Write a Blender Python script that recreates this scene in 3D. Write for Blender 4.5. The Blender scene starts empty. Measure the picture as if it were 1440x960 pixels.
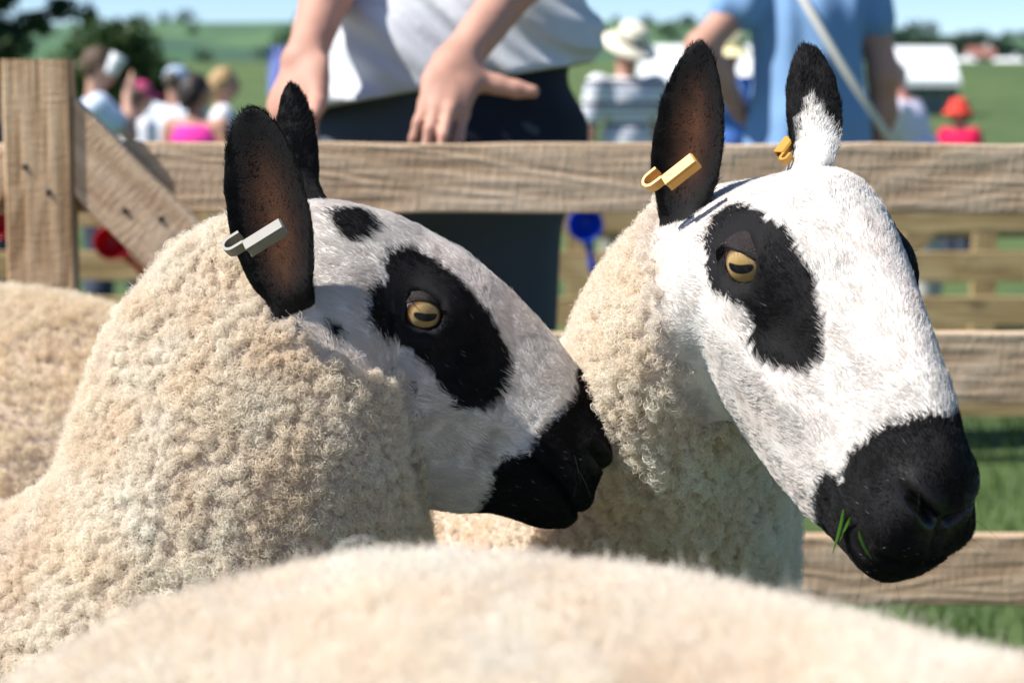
import bpy, math, random
import numpy as np
from mathutils import Vector, Matrix

# ------------------------------------------------------------------ camera, sky, sun, exposure
scene = bpy.context.scene
COL = scene.collection
rng = np.random.default_rng(7)
random.seed(7)

CAM_H = 1.0
FPX = 2800.0                       # focal length in photo pixels (1440 wide, 36 mm film -> 70 mm lens)
PITCH = math.atan(330 / 2800.0)
FOCUS = 1.40
FSTOP = 7.6

cam_d = bpy.data.cameras.new('camera')
cam = bpy.data.objects.new('camera', cam_d)
COL.objects.link(cam)
cam.location = (0, 0, CAM_H)
cam.rotation_euler = (math.pi / 2 - PITCH, 0, 0)
cam_d.sensor_width = 36
cam_d.lens = 70
cam_d.clip_start = 0.05
cam_d.clip_end = 5000
cam_d.dof.use_dof = True
cam_d.dof.focus_distance = FOCUS
cam_d.dof.aperture_fstop = FSTOP
scene.camera = cam

SUN_EL = math.radians(50)
SUN_AZ = math.radians(-106)         # clockwise from +y (the view direction); negative = left
sun_dir = Vector((math.sin(SUN_AZ) * math.cos(SUN_EL), math.cos(SUN_AZ) * math.cos(SUN_EL), math.sin(SUN_EL)))
sun_d = bpy.data.lights.new('sun', 'SUN')
sun_d.energy = 4.7
sun_d.angle = math.radians(0.5)
sun_d.color = (1.0, 0.955, 0.89)
sun = bpy.data.objects.new('sun', sun_d)
COL.objects.link(sun)
sun.rotation_euler = sun_dir.to_track_quat('Z', 'Y').to_euler()
sun.location = (0, 0, 30)

world = bpy.data.worlds.new('World')
scene.world = world
world.use_nodes = True
wn = world.node_tree
bg = wn.nodes['Background']
sky = wn.nodes.new('ShaderNodeTexSky')
sky.sky_type = 'NISHITA'
sky.sun_disc = False
sky.sun_elevation = SUN_EL
sky.sun_rotation = SUN_AZ
sky.altitude = 900
sky.air_density = 0.75
sky.dust_density = 0.0
sky.ozone_density = 4.0
wn.links.new(sky.outputs[0], bg.inputs[0])
bg.inputs[1].default_value = 0.09

scene.view_settings.view_transform = 'Standard'
scene.view_settings.look = 'None'
scene.view_settings.gamma = 1
scene.view_settings.exposure = 0.80
scene.render.engine = 'CYCLES'
scene.cycles.max_bounces = 7
scene.cycles.diffuse_bounces = 4
scene.cycles.glossy_bounces = 3
scene.cycles.transparent_max_bounces = 6
scene.cycles.use_adaptive_sampling = True

# ------------------------------------------------------------------ helpers
FWD = np.array([0, math.cos(PITCH), -math.sin(PITCH)])
UPV = np.array([0, math.sin(PITCH), math.cos(PITCH)])


def at(px, py, y):
    """point of the place at distance y (metres ahead) on the sight line of a photo pixel"""
    d = FWD * FPX + np.array([1.0, 0, 0]) * (px - 720) + UPV * (480 - py)
    return d * (y / d[1]) + np.array([0, 0, CAM_H])


def tag(o, label=None, cat=None, group=None, kind=None):
    for k, v in (('label', label), ('category', cat), ('group', group), ('kind', kind)):
        if v:
            o[k] = v
    return o


def empty(name, loc, label, cat, group=None):
    o = bpy.data.objects.new(name, None)
    COL.objects.link(o)
    o.location = tuple(float(v) for v in loc)
    o.empty_display_size = 0.05
    tag(o, label, cat, group)
    return o


def link(name, data, mat=None, parent=None, loc=None):
    o = bpy.data.objects.new(name, data)
    COL.objects.link(o)
    if mat is not None:
        data.materials.append(mat)
    if parent is not None:
        o.parent = parent
    if loc is not None:
        o.location = tuple(float(v) for v in loc)
    return o


def mesh_data(name, v, faces, smooth=True, colors=None):
    """faces: list of index arrays, or a list of (n,k) arrays"""
    v = np.asarray(v, np.float32)
    me = bpy.data.meshes.new(name)
    if isinstance(faces, np.ndarray):
        faces = [faces]
    arrs = [np.asarray(f, np.int32) for f in faces if len(f)]
    loops = np.concatenate([a.ravel() for a in arrs])
    sizes = np.concatenate([np.full(len(a), a.shape[1], np.int32) for a in arrs])
    starts = np.concatenate([[0], np.cumsum(sizes)[:-1]]).astype(np.int32)
    me.vertices.add(len(v))
    me.vertices.foreach_set('co', v.ravel())
    me.loops.add(len(loops))
    me.loops.foreach_set('vertex_index', loops)
    me.polygons.add(len(sizes))
    me.polygons.foreach_set('loop_start', starts)
    me.polygons.foreach_set('loop_total', sizes)
    me.polygons.foreach_set('use_smooth', np.full(len(sizes), bool(smooth)))
    me.update(calc_edges=True)
    me.validate()
    if colors is not None:
        a = me.attributes.new('coat', 'FLOAT_COLOR', 'POINT')
        c = np.ones((len(v), 4), np.float32)
        c[:, :3] = colors
        a.data.foreach_set('color', c.ravel())
    return me


def vnormals(v, quads, tris=None):
    n = np.zeros_like(v)
    fs = [quads] + ([tris] if tris is not None and len(tris) else [])
    for f in fs:
        if f.shape[1] == 4:
            fn = np.cross(v[f[:, 2]] - v[f[:, 0]], v[f[:, 3]] - v[f[:, 1]])
        else:
            fn = np.cross(v[f[:, 1]] - v[f[:, 0]], v[f[:, 2]] - v[f[:, 0]])
        for k in range(f.shape[1]):
            np.add.at(n, f[:, k], fn)
    return n / (np.linalg.norm(n, axis=1, keepdims=True) + 1e-12)


def vnoise(p, seed=0):
    """cheap smooth value noise in 3-D, about -1..1"""
    p = np.asarray(p, float)
    i = np.floor(p).astype(np.int64)
    f = p - i
    f = f * f * (3 - 2 * f)
    out = 0
    for dx in (0, 1):
        for dy in (0, 1):
            for dz in (0, 1):
                h = (i[..., 0] + dx) * 374761393 + (i[..., 1] + dy) * 668265263 + (i[..., 2] + dz) * 2147483647 + seed * 974711
                h = (h ^ (h >> 13)) * 1274126177
                h = (h ^ (h >> 16)) & 0xFFFF
                w = (f[..., 0] if dx else 1 - f[..., 0]) * (f[..., 1] if dy else 1 - f[..., 1]) * (f[..., 2] if dz else 1 - f[..., 2])
                out = out + w * (h / 32767.5 - 1)
    return out


def gauss(d2, r):
    return np.exp(-d2 / (r * r))


def in_poly(pts, poly):
    x, y = pts[:, 0], pts[:, 1]
    c = np.zeros(len(pts), bool)
    n = len(poly)
    for k in range(n):
        x0, y0 = poly[k]
        x1, y1 = poly[(k + 1) % n]
        if y0 == y1:
            continue
        m = ((y0 > y) != (y1 > y)) & (x < (x1 - x0) * (y - y0) / (y1 - y0) + x0)
        c ^= m
    return c


def unit(v):
    v = np.asarray(v, float)
    return v / (np.linalg.norm(v, axis=-1, keepdims=True) + 1e-12)


# ------------------------------------------------------------------ materials
def nt(name):
    m = bpy.data.materials.new(name)
    m.use_nodes = True
    t = m.node_tree
    return m, t, t.nodes['Principled BSDF']


def setp(b, **k):
    for kk, v in k.items():
        key = kk.replace('_', ' ')
        if len(np.shape(v)) and len(v) == 3:
            v = (*v, 1)
        b.inputs[key].default_value = v


def mat_plain(name, col, rough=0.6, var=0.12, scale=30.0, bump=0.15, bscale=200.0, metallic=0.0, spec=0.4, trans=0.0):
    m, t, b = nt(name)
    setp(b, Roughness=rough, Metallic=metallic)
    b.inputs['Specular IOR Level'].default_value = spec
    tc = t.nodes.new('ShaderNodeTexCoord')
    no = t.nodes.new('ShaderNodeTexNoise')
    no.inputs['Scale'].default_value = scale
    no.inputs['Detail'].default_value = 5
    mx = t.nodes.new('ShaderNodeMix')
    mx.data_type = 'RGBA'
    mx.inputs[6].default_value = (*[max(0, c * (1 - var)) for c in col], 1)
    mx.inputs[7].default_value = (*[min(1, c * (1 + var)) for c in col], 1)
    t.links.new(tc.outputs['Object'], no.inputs['Vector'])
    t.links.new(no.outputs['Fac'], mx.inputs[0])
    t.links.new(mx.outputs[2], b.inputs['Base Color'])
    if bump:
        n2 = t.nodes.new('ShaderNodeTexNoise')
        n2.inputs['Scale'].default_value = bscale
        n2.inputs['Detail'].default_value = 4
        bp = t.nodes.new('ShaderNodeBump')
        bp.inputs['Strength'].default_value = bump
        bp.inputs['Distance'].default_value = 0.004
        t.links.new(tc.outputs['Object'], n2.inputs['Vector'])
        t.links.new(n2.outputs['Fac'], bp.inputs['Height'])
        t.links.new(bp.outputs[0], b.inputs['Normal'])
    if trans:
        tr = t.nodes.new('ShaderNodeBsdfTranslucent')
        ms = t.nodes.new('ShaderNodeMixShader')
        ms.inputs[0].default_value = trans
        t.links.new(mx.outputs[2], tr.inputs[0])
        t.links.new(b.outputs[0], ms.inputs[1])
        t.links.new(tr.outputs[0], ms.inputs[2])
        t.links.new(ms.outputs[0], t.nodes['Material Output'].inputs[0])
    return m


def mat_attr(name, rough=0.6, spec=0.3, trans=0.0, bump=0.0, bscale=300.0, var=0.0):
    """colour from the object's own 'coat' attribute"""
    m, t, b = nt(name)
    setp(b, Roughness=rough)
    b.inputs['Specular IOR Level'].default_value = spec
    at_ = t.nodes.new('ShaderNodeAttribute')
    at_.attribute_name = 'coat'
    src = at_.outputs['Color']
    if var or bump:
        tc = t.nodes.new('ShaderNodeTexCoord')
        no = t.nodes.new('ShaderNodeTexNoise')
        no.inputs['Scale'].default_value = bscale
        no.inputs['Detail'].default_value = 4
        t.links.new(tc.outputs['Object'], no.inputs['Vector'])
        if var:
            mp = t.nodes.new('ShaderNodeMapRange')
            mp.inputs['To Min'].default_value = 1 - var
            mp.inputs['To Max'].default_value = 1 + var
            t.links.new(no.outputs['Fac'], mp.inputs['Value'])
            vm = t.nodes.new('ShaderNodeVectorMath')
            vm.operation = 'SCALE'
            t.links.new(src, vm.inputs[0])
            t.links.new(mp.outputs[0], vm.inputs['Scale'])
            src = vm.outputs[0]
        if bump:
            bp = t.nodes.new('ShaderNodeBump')
            bp.inputs['Strength'].default_value = bump
            bp.inputs['Distance'].default_value = 0.003
            t.links.new(no.outputs['Fac'], bp.inputs['Height'])
            t.links.new(bp.outputs[0], b.inputs['Normal'])
    t.links.new(src, b.inputs['Base Color'])
    if trans:
        tr = t.nodes.new('ShaderNodeBsdfTranslucent')
        ms = t.nodes.new('ShaderNodeMixShader')
        ms.inputs[0].default_value = trans
        t.links.new(src, tr.inputs[0])
        t.links.new(b.outputs[0], ms.inputs[1])
        t.links.new(tr.outputs[0], ms.inputs[2])
        t.links.new(ms.outputs[0], t.nodes['Material Output'].inputs[0])
    return m


M_SKIN_SHEEP = mat_attr('sheep_skin', 0.75, 0.16, 0, 0.22, 900.0, 0.10)
_t = M_SKIN_SHEEP.node_tree
_a = _t.nodes.new('ShaderNodeAttribute')
_a.attribute_name = 'moist'
for _k, _lo, _hi in (('Roughness', .75, .30), ('Specular IOR Level', .16, .55)):
    _m = _t.nodes.new('ShaderNodeMapRange')
    _m.inputs['To Min'].default_value = _lo
    _m.inputs['To Max'].default_value = _hi
    _t.links.new(_a.outputs['Fac'], _m.inputs['Value'])
    _t.links.new(_m.outputs[0], _t.nodes['Principled BSDF'].inputs[_k])
M_WOOL = mat_attr('wool_fibre', 0.85, 0.08, 0.36)
M_HAIR = mat_attr('face_hair', 0.5, 0.25, 0.30)


def mat_eye():
    m, t, b = nt('sheep_eye')
    L = t.links.new
    tc = t.nodes.new('ShaderNodeTexCoord')
    sp = t.nodes.new('ShaderNodeSeparateXYZ')
    L(tc.outputs['Object'], sp.inputs[0])

    def mth(op, a, b_=None, clamp=False):
        n = t.nodes.new('ShaderNodeMath')
        n.operation = op
        n.use_clamp = clamp
        for k, x in enumerate((a, b_)):
            if x is None:
                continue
            if isinstance(x, (int, float)):
                n.inputs[k].default_value = x
            else:
                L(x, n.inputs[k])
        return n.outputs[0]
    y, z = sp.outputs[1], sp.outputs[2]
    r = mth('SQRT', mth('ADD', mth('MULTIPLY', y, y), mth('MULTIPLY', z, z)))     # unit sphere: sin of the angle from the gaze
    no = t.nodes.new('ShaderNodeTexNoise')
    no.inputs['Scale'].default_value = 9
    no.inputs['Detail'].default_value = 6
    L(tc.outputs['Object'], no.inputs['Vector'])
    rr = t.nodes.new('ShaderNodeValToRGB')
    cr = rr.color_ramp
    cr.elements[0].position = 0.0
    cr.elements[0].color = (0.28, 0.155, 0.04, 1)
    cr.elements[1].position = 1.0
    cr.elements[1].color = (0.45, 0.36, 0.33, 1)
    for p, c in ((0.30, (0.35, 0.225, 0.085, 1)), (0.54, (0.41, 0.285, 0.13, 1)), (0.67, (0.15, 0.075, 0.022, 1)), (0.74, (0.025, 0.016, 0.014, 1)), (0.80, (0.03, 0.02, 0.018, 1)), (0.85, (0.42, 0.34, 0.32, 1))):
        e = cr.elements.new(p)
        e.color = c
    L(mth('ADD', r, mth('MULTIPLY', mth('SUBTRACT', no.outputs['Fac'], 0.5), 0.06)), rr.inputs[0])
    # pupil: rounded horizontal bar
    ny = mth('POWER', mth('ABSOLUTE', mth('DIVIDE', y, 0.50)), 4.0)
    zz = mth('SUBTRACT', z, mth('MULTIPLY', mth('MULTIPLY', y, y), 0.35))
    nz = mth('POWER', mth('ABSOLUTE', mth('DIVIDE', zz, 0.165)), 2.0)
    pu = mth('ADD', ny, nz)
    mp = t.nodes.new('ShaderNodeMapRange')
    mp.inputs['From Min'].default_value = 0.75
    mp.inputs['From Max'].default_value = 1.25
    L(pu, mp.inputs['Value'])
    mx = t.nodes.new('ShaderNodeMix')
    mx.data_type = 'RGBA'
    mx.inputs[6].default_value = (0.006, 0.007, 0.012, 1)
    L(mp.outputs[0], mx.inputs[0])
    L(rr.outputs[0], mx.inputs[7])
    L(mx.outputs[2], b.inputs['Base Color'])
    setp(b, Roughness=0.3)
    b.inputs['Specular IOR Level'].default_value = 0.1
    b.inputs['Coat Weight'].default_value = 0.4
    b.inputs['Coat Roughness'].default_value = 0.03
    b.inputs['Coat IOR'].default_value = 1.38
    return m


M_EYE = mat_eye()
M_LID = mat_plain('eyelid_skin', (0.012, 0.0065, 0.0055), 0.5, 0.4, 300, 0.5, 900, spec=0.3)
M_TAG_YELLOW = mat_plain('yellow_tag_plastic', (0.50, 0.255, 0.04), 0.4, 0.12, 90, 0.05, 400)
M_TAG_GREY = mat_plain('grey_tag_plastic', (0.16, 0.152, 0.13), 0.5, 0.12, 90, 0.05, 400)

def mat_ground():
    m, t, b = nt('grass_ground')
    L = t.links.new
    tc = t.nodes.new('ShaderNodeTexCoord')
    n1 = t.nodes.new('ShaderNodeTexNoise')
    n1.inputs['Scale'].default_value = 0.9
    n1.inputs['Detail'].default_value = 8
    n2 = t.nodes.new('ShaderNodeTexNoise')
    n2.inputs['Scale'].default_value = 0.035
    n2.inputs['Detail'].default_value = 6
    for n in (n1, n2):
        L(tc.outputs['Object'], n.inputs['Vector'])
    r1 = t.nodes.new('ShaderNodeValToRGB')
    r1.color_ramp.elements[0].position = .3
    r1.color_ramp.elements[0].color = (.035, .075, .018, 1)
    r1.color_ramp.elements[1].position = .72
    r1.color_ramp.elements[1].color = (.115, .17, .045, 1)
    r2 = t.nodes.new('ShaderNodeValToRGB')
    r2.color_ramp.elements[0].position = .35
    r2.color_ramp.elements[0].color = (.75, .8, .7, 1)
    r2.color_ramp.elements[1].position = .7
    r2.color_ramp.elements[1].color = (1.25, 1.15, 1.0, 1)
    mx = t.nodes.new('ShaderNodeMix')
    mx.data_type = 'RGBA'
    mx.blend_type = 'MULTIPLY'
    mx.inputs[0].default_value = 1
    L(n1.outputs[0], r1.inputs[0])
    L(n2.outputs[0], r2.inputs[0])
    L(r1.outputs[0], mx.inputs[6])
    L(r2.outputs[0], mx.inputs[7])
    L(mx.outputs[2], b.inputs['Base Color'])
    setp(b, Roughness=.9)
    bp = t.nodes.new('ShaderNodeBump')
    bp.inputs['Strength'].default_value = .6
    bp.inputs['Distance'].default_value = .05
    n3 = t.nodes.new('ShaderNodeTexNoise')
    n3.inputs['Scale'].default_value = 25
    n3.inputs['Detail'].default_value = 5
    L(tc.outputs['Object'], n3.inputs['Vector'])
    L(n3.outputs[0], bp.inputs['Height'])
    L(bp.outputs[0], b.inputs['Normal'])
    return m


def mat_hill():
    m, t, b = nt('hill_pasture')
    L = t.links.new
    tc = t.nodes.new('ShaderNodeTexCoord')
    v = t.nodes.new('ShaderNodeTexVoronoi')
    v.inputs['Scale'].default_value = .008
    n2 = t.nodes.new('ShaderNodeTexNoise')
    n2.inputs['Scale'].default_value = .03
    n2.inputs['Detail'].default_value = 8
    L(tc.outputs['Object'], v.inputs['Vector'])
    L(tc.outputs['Object'], n2.inputs['Vector'])
    r1 = t.nodes.new('ShaderNodeValToRGB')
    e = r1.color_ramp.elements
    e[0].position, e[0].color = .2, (.035, .10, .045, 1)
    e[1].position, e[1].color = .9, (.10, .19, .07, 1)
    sx = t.nodes.new('ShaderNodeSeparateColor')
    L(v.outputs['Color'], sx.inputs[0])
    L(sx.outputs[0], r1.inputs[0])
    mx = t.nodes.new('ShaderNodeMix')
    mx.data_type = 'RGBA'
    mx.inputs[7].default_value = (.03, .075, .045, 1)
    mp = t.nodes.new('ShaderNodeMapRange')
    mp.inputs['From Min'].default_value = .48
    mp.inputs['From Max'].default_value = .62
    L(n2.outputs[0], mp.inputs['Value'])
    L(mp.outputs[0], mx.inputs[0])
    L(r1.outputs[0], mx.inputs[6])
    L(mx.outputs[2], b.inputs['Base Color'])
    setp(b, Roughness=.95)
    return m


def mat_wood(name, c0, c1, c2, rough=.85, relief=.9):
    """rough sawn board: grain along the board's own x axis, saw marks across it, weather stains"""
    m, t, b = nt(name)
    L = t.links.new
    tc = t.nodes.new('ShaderNodeTexCoord')
    oi = t.nodes.new('ShaderNodeObjectInfo')
    ad = t.nodes.new('ShaderNodeVectorMath')
    ad.operation = 'ADD'
    sc = t.nodes.new('ShaderNodeVectorMath')
    sc.operation = 'SCALE'
    sc.inputs['Scale'].default_value = 13.0
    L(oi.outputs['Random'], sc.inputs[0])
    L(tc.outputs['Object'], ad.inputs[0])
    L(sc.outputs[0], ad.inputs[1])

    def noise(scl, detail, sx, sy, sz, dist=0.0):
        mp = t.nodes.new('ShaderNodeMapping')
        mp.inputs['Scale'].default_value = (sx, sy, sz)
        n = t.nodes.new('ShaderNodeTexNoise')
        n.inputs['Scale'].default_value = scl
        n.inputs['Detail'].default_value = detail
        n.inputs['Distortion'].default_value = dist
        L(ad.outputs[0], mp.inputs[0])
        L(mp.outputs[0], n.inputs['Vector'])
        return n
    grain = noise(60, 6, .07, 1, 1, .6)
    rings = noise(9, 2, .16, 1, 1, 1.2)
    wv = t.nodes.new('ShaderNodeMath')
    wv.operation = 'SINE'
    wm = t.nodes.new('ShaderNodeMath')
    wm.operation = 'MULTIPLY'
    wm.inputs[1].default_value = 46
    L(rings.outputs[0], wm.inputs[0])
    L(wm.outputs[0], wv.inputs[0])
    saw = noise(150, 4, 1.7, 1, .30, .3)
    blot = noise(6, 5, .6, 1, 1)
    rr = t.nodes.new('ShaderNodeValToRGB')
    e = rr.color_ramp.elements
    e[0].position, e[0].color = .25, (*c0, 1)
    e[1].position, e[1].color = .75, (*c2, 1)
    k = rr.color_ramp.elements.new(.5)
    k.color = (*c1, 1)

    def mth(op, a, b_):
        n = t.nodes.new('ShaderNodeMath')
        n.operation = op
        for q, x in enumerate((a, b_)):
            if isinstance(x, (int, float)):
                n.inputs[q].default_value = x
            else:
                L(x, n.inputs[q])
        return n.outputs[0]
    f = mth('ADD', mth('MULTIPLY', grain.outputs[0], .55), mth('ADD', mth('MULTIPLY', wv.outputs[0], .10), mth('MULTIPLY', blot.outputs[0], .42)))
    L(f, rr.inputs[0])
    # dark knots, drawn out along the grain
    vo = t.nodes.new('ShaderNodeTexVoronoi')
    vo.inputs['Scale'].default_value = 5.5
    mpk = t.nodes.new('ShaderNodeMapping')
    mpk.inputs['Scale'].default_value = (.55, 1, 1)
    L(ad.outputs[0], mpk.inputs[0])
    L(mpk.outputs[0], vo.inputs['Vector'])
    mk = t.nodes.new('ShaderNodeMapRange')
    mk.inputs['From Min'].default_value = .03
    mk.inputs['From Max'].default_value = .13
    mk.inputs['To Min'].default_value = .45
    mk.inputs['To Max'].default_value = 1
    L(vo.outputs['Distance'], mk.inputs['Value'])
    sv = t.nodes.new('ShaderNodeVectorMath')
    sv.operation = 'SCALE'
    L(rr.outputs[0], sv.inputs[0])
    L(mk.outputs[0], sv.inputs['Scale'])
    L(sv.outputs[0], b.inputs['Base Color'])
    setp(b, Roughness=rough)
    b.inputs['Specular IOR Level'].default_value = .25
    hgt = mth('ADD', mth('MULTIPLY', grain.outputs[0], 1.1), mth('ADD', mth('MULTIPLY', saw.outputs[0], .45), mth('MULTIPLY', wv.outputs[0], .10)))
    bp = t.nodes.new('ShaderNodeBump')
    bp.inputs['Strength'].default_value = relief
    bp.inputs['Distance'].default_value = .006
    L(hgt, bp.inputs['Height'])
    L(bp.outputs[0], b.inputs['Normal'])
    return m


M_GROUND, M_HILL = mat_ground(), mat_hill()
M_WOOD = mat_wood('weathered_wood', (.39, .255, .155), (.54, .39, .26), (.66, .51, .365))
M_WOOD_POST = mat_wood('post_wood', (.27, .165, .085), (.48, .33, .195), (.64, .49, .33), relief=.6)
M_WOOD_FAR = mat_wood('yellow_wood', (.26, .17, .075), (.43, .30, .145), (.56, .43, .24), relief=.5)
M_IRON = mat_plain('rusty_iron', (.04, .03, .027), .6, .4, 300, .3, 800, metallic=.4)
M_LEAF = mat_attr('leaf', .5, .3, .35)
M_BARK = mat_plain('bark', (.09, .065, .045), .9, .4, 12, .8, 40)
M_CANVAS = mat_plain('marquee_canvas', (.86, .87, .88), .6, .03, 3, .1, 20)
M_CANVAS_GREY = mat_plain('marquee_side_sheet', (.42, .49, .57), .6, .1, 1, .1, 20)
M_ROOF = mat_plain('roof_tiles', (.30, .13, .10), .8, .2, 2, .3, 8)
M_WALL = mat_plain('rendered_wall', (.55, .55, .55), .8, .08, 1, .2, 10)
M_GLASS = mat_plain('window_glass', (.03, .04, .05), .08, .1, 1, 0)
M_BANNER = mat_plain('banner_cloth', (.20, .25, .62), .7, .1, 5, .1, 50)
M_RED = mat_plain('red_plastic', (.62, .012, .022), .32, .06, 40, .02, 200, trans=.25)
M_BLUE = mat_plain('blue_plastic', (.008, .08, .66), .32, .06, 40, .02, 200, trans=.25)
M_CUP = mat_plain('cup_card', (.82, .84, .86), .5, .03, 40, .02, 100)
M_BLADE = mat_attr('grass_blade', .5, .3, .4)

# ------------------------------------------------------------------ ground, hill


def sstep(a, b, x):
    t = np.clip((x - a) / (b - a), 0, 1)
    return t * t * (3 - 2 * t)


def ground_z(x, y):
    r = np.hypot(x, y)
    P = np.stack([x, y, np.zeros_like(x)], -1)
    z = -0.22 * sstep(4, 13, r) + 8.0 * sstep(22, 340, r) + vnoise(P / 18, 2) * .25 * sstep(14, 60, r)
    return z + vnoise(P / 1.1, 6) * .015


def polar_sheet(name, radii, na, zf, mat, kind='structure', a0=-math.pi, a1=math.pi):
    full = abs(a1 - a0 - 2 * math.pi) < 1e-6
    ang = np.linspace(a0, a1, na, endpoint=not full)
    R, A = np.meshgrid(radii, ang, indexing='ij')
    x, y = R * np.sin(A), R * np.cos(A)
    v = np.stack([x, y, zf(x, y)], -1).reshape(-1, 3)
    n0, n1 = len(radii), na
    q = []
    for i in range(n0 - 1):
        for j in range(n1 if full else n1 - 1):
            j2 = (j + 1) % n1
            q.append((i * n1 + j, (i + 1) * n1 + j, (i + 1) * n1 + j2, i * n1 + j2))
    fs = [np.array(q)]
    if full:
        c = len(v)
        v = np.vstack([v, [0, 0, float(zf(np.array(0.), np.array(0.)))]])
        fs.append(np.array([(j, (j + 1) % n1, c) for j in range(n1)]))
    o = link(name, mesh_data(name, v, fs), mat)
    o['kind'] = kind
    return o


polar_sheet('ground', np.concatenate([np.linspace(.4, 8, 30), np.geomspace(8.4, 2500, 70)]), 160, ground_z, M_GROUND)


def hill_z(x, y):
    r, a = np.hypot(x, y), np.degrees(np.arctan2(x, y))
    P = np.stack([x, y, np.zeros_like(x)], -1)
    crest = np.interp(a, (-40, -16, -10, -6, 0, 4, 8, 12, 18, 40), (20, 27, 31, 32, 33, 31, 29, 25, 20, 14))
    return 5 + crest * sstep(420, 880, r) - (crest + 16) * sstep(900, 1400, r) + vnoise(P / 90, 8) * 1.6 * sstep(450, 700, r)


polar_sheet('hill', np.linspace(410, 1390, 50), 130, hill_z, M_HILL, 'structure', -1.2, 1.2)

# ------------------------------------------------------------------ leaves, trees


def leaf_cloud(centres, radii, n, size, c0, c1, seed=0, flat=.8):
    """many small leaf faces through lumpy crowns"""
    centres, radii = np.array(centres, float), np.array(radii, float)
    w = radii ** 2.2
    k = rng.choice(len(radii), n, p=w / w.sum())
    d = unit(rng.normal(size=(n, 3)))
    d[:, 2] *= flat
    rr = radii[k] * (rng.random(n) ** .45) * (0.85 + .3 * vnoise(d * 2 + k[:, None] * 3.1, seed))
    P = centres[k] + d * rr[:, None]
    N = unit(d + .9 * rng.normal(size=(n, 3)) + np.array([0, 0, .5]))
    t = any_perp_(N)
    bt = np.cross(N, t)
    s = size * (.6 + .8 * rng.random(n))
    a = P + t * s[:, None]
    b_ = P + bt * (s * .45)[:, None]
    c = P - t * s[:, None]
    e = P - bt * (s * .45)[:, None]
    v = np.stack([a, b_, c, e], 1).reshape(-1, 3)
    q = np.arange(4 * n).reshape(n, 4)
    mixv = np.clip(.5 + .5 * vnoise(P / (size * 9), seed + 5) + .25 * rng.normal(size=n), 0, 1)
    col = np.array(c0) * (1 - mixv[:, None]) + np.array(c1) * mixv[:, None]
    return v, q, np.repeat(col, 4, 0)


def any_perp_(N):
    r = rng.normal(size=N.shape)
    return unit(r - N * (r * N).sum(1, keepdims=True))


def tube(pts, rad, n=8):
    pts, rad = np.array(pts, float), np.array(rad, float)
    d = unit(np.gradient(pts, axis=0))
    ref = np.array([0, 0, 1.0]) if abs(d[0][2]) < .9 else np.array([1.0, 0, 0])
    a = unit(np.cross(d, ref))
    b_ = np.cross(d, a)
    ph = 2 * math.pi * np.arange(n) / n
    v = (pts[:, None] + (np.cos(ph)[None, :, None] * a[:, None] + np.sin(ph)[None, :, None] * b_[:, None]) * rad[:, None, None]).reshape(-1, 3)
    q = np.array([(i * n + j, i * n + (j + 1) % n, (i + 1) * n + (j + 1) % n, (i + 1) * n + j) for i in range(len(pts) - 1) for j in range(n)])
    v = np.vstack([v, pts[0], pts[-1]])
    t = np.array([(len(v) - 2, (j + 1) % n, j) for j in range(n)] + [(len(v) - 1, (len(pts) - 1) * n + j, (len(pts) - 1) * n + (j + 1) % n) for j in range(n)])
    return v, q, t


def merge(parts):
    """[(v, q, t)] -> one (v, q, t)"""
    V, Q, T, o = [], [], [], 0
    for v, q, t in parts:
        V.append(v)
        if len(q):
            Q.append(q + o)
        if len(t):
            T.append(t + o)
        o += len(v)
    return np.vstack(V), (np.vstack(Q) if Q else np.zeros((0, 4), int)), (np.vstack(T) if T else np.zeros((0, 3), int))


def tree(x, y, h, crowns, radii, n, size, c0, c1, label, seed):
    z0 = float(ground_z(np.array(float(x)), np.array(float(y))))
    root = empty('tree', (x, y, z0 - .05), label, 'tree')
    cr = np.array(crowns, float)
    parts = [tube([(0, 0, 0), (.05, .03, h * .2), (-.06, .05, h * .42), (.04, 0, h * .62), (0, 0, h * .85)], [h * .035, h * .026, h * .021, h * .014, h * .004], 10)]
    for c in cr:
        b0 = np.array([0, 0, max(h * .22, min(c[2] * .6, h * .6))])
        parts.append(tube([b0, b0 * .5 + c * .5 + np.array([0, 0, .08 * h]), c], [h * .014, h * .009, h * .003], 6))
    v, q, t = merge(parts)
    link('trunk', mesh_data('trunk', v, [q, t]), M_BARK, root)
    v, q, c = leaf_cloud(cr, radii, n, size, c0, c1, seed)
    link('crown', mesh_data('crown', v, [q], False, c), M_LEAF, root)
    return root


# two trees at the left, beyond the visitors
a_ = at(-30, 60, 26)
tree(a_[0], 26, 5.2, [(-.5, .2, 1.4), (.1, .2, 1.6), (.35, 0, 2.1), (-.2, .1, 2.3), (.75, 0, 2.35), (1.05, .1, 2.55), (1.4, 0, 2.45), (.25, 0, 2.75), (-.4, .2, 2.9), (.1, 0, 3.3), (.8, .1, 3.1), (.2, -.3, 4.2), (1.0, .2, 3.8), (-1.0, 0, 3.2), (-.8, 0, 2.0)],
     [.6, .5, .45, .6, .24, .26, .18, .38, .8, .75, .5, .9, .6, .8, .7], 17000, .07, (.020, .048, .018), (.055, .105, .03), 'tall dark tree whose leafy branches reach in above the wooden post', 3)
a_ = at(165, 150, 24)
tree(a_[0], 24, 2.6, [(-.4, 0, 1.5), (.3, .1, 1.5), (-.05, 0, 1.95), (-.6, .1, 1.0), (.55, 0, 1.0), (0, .1, .8)], [.66, .62, .6, .56, .56, .6], 12000, .06, (.022, .055, .012), (.075, .13, .03),
     'rounded green bushy tree behind the boy in the white top', 4)

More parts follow.
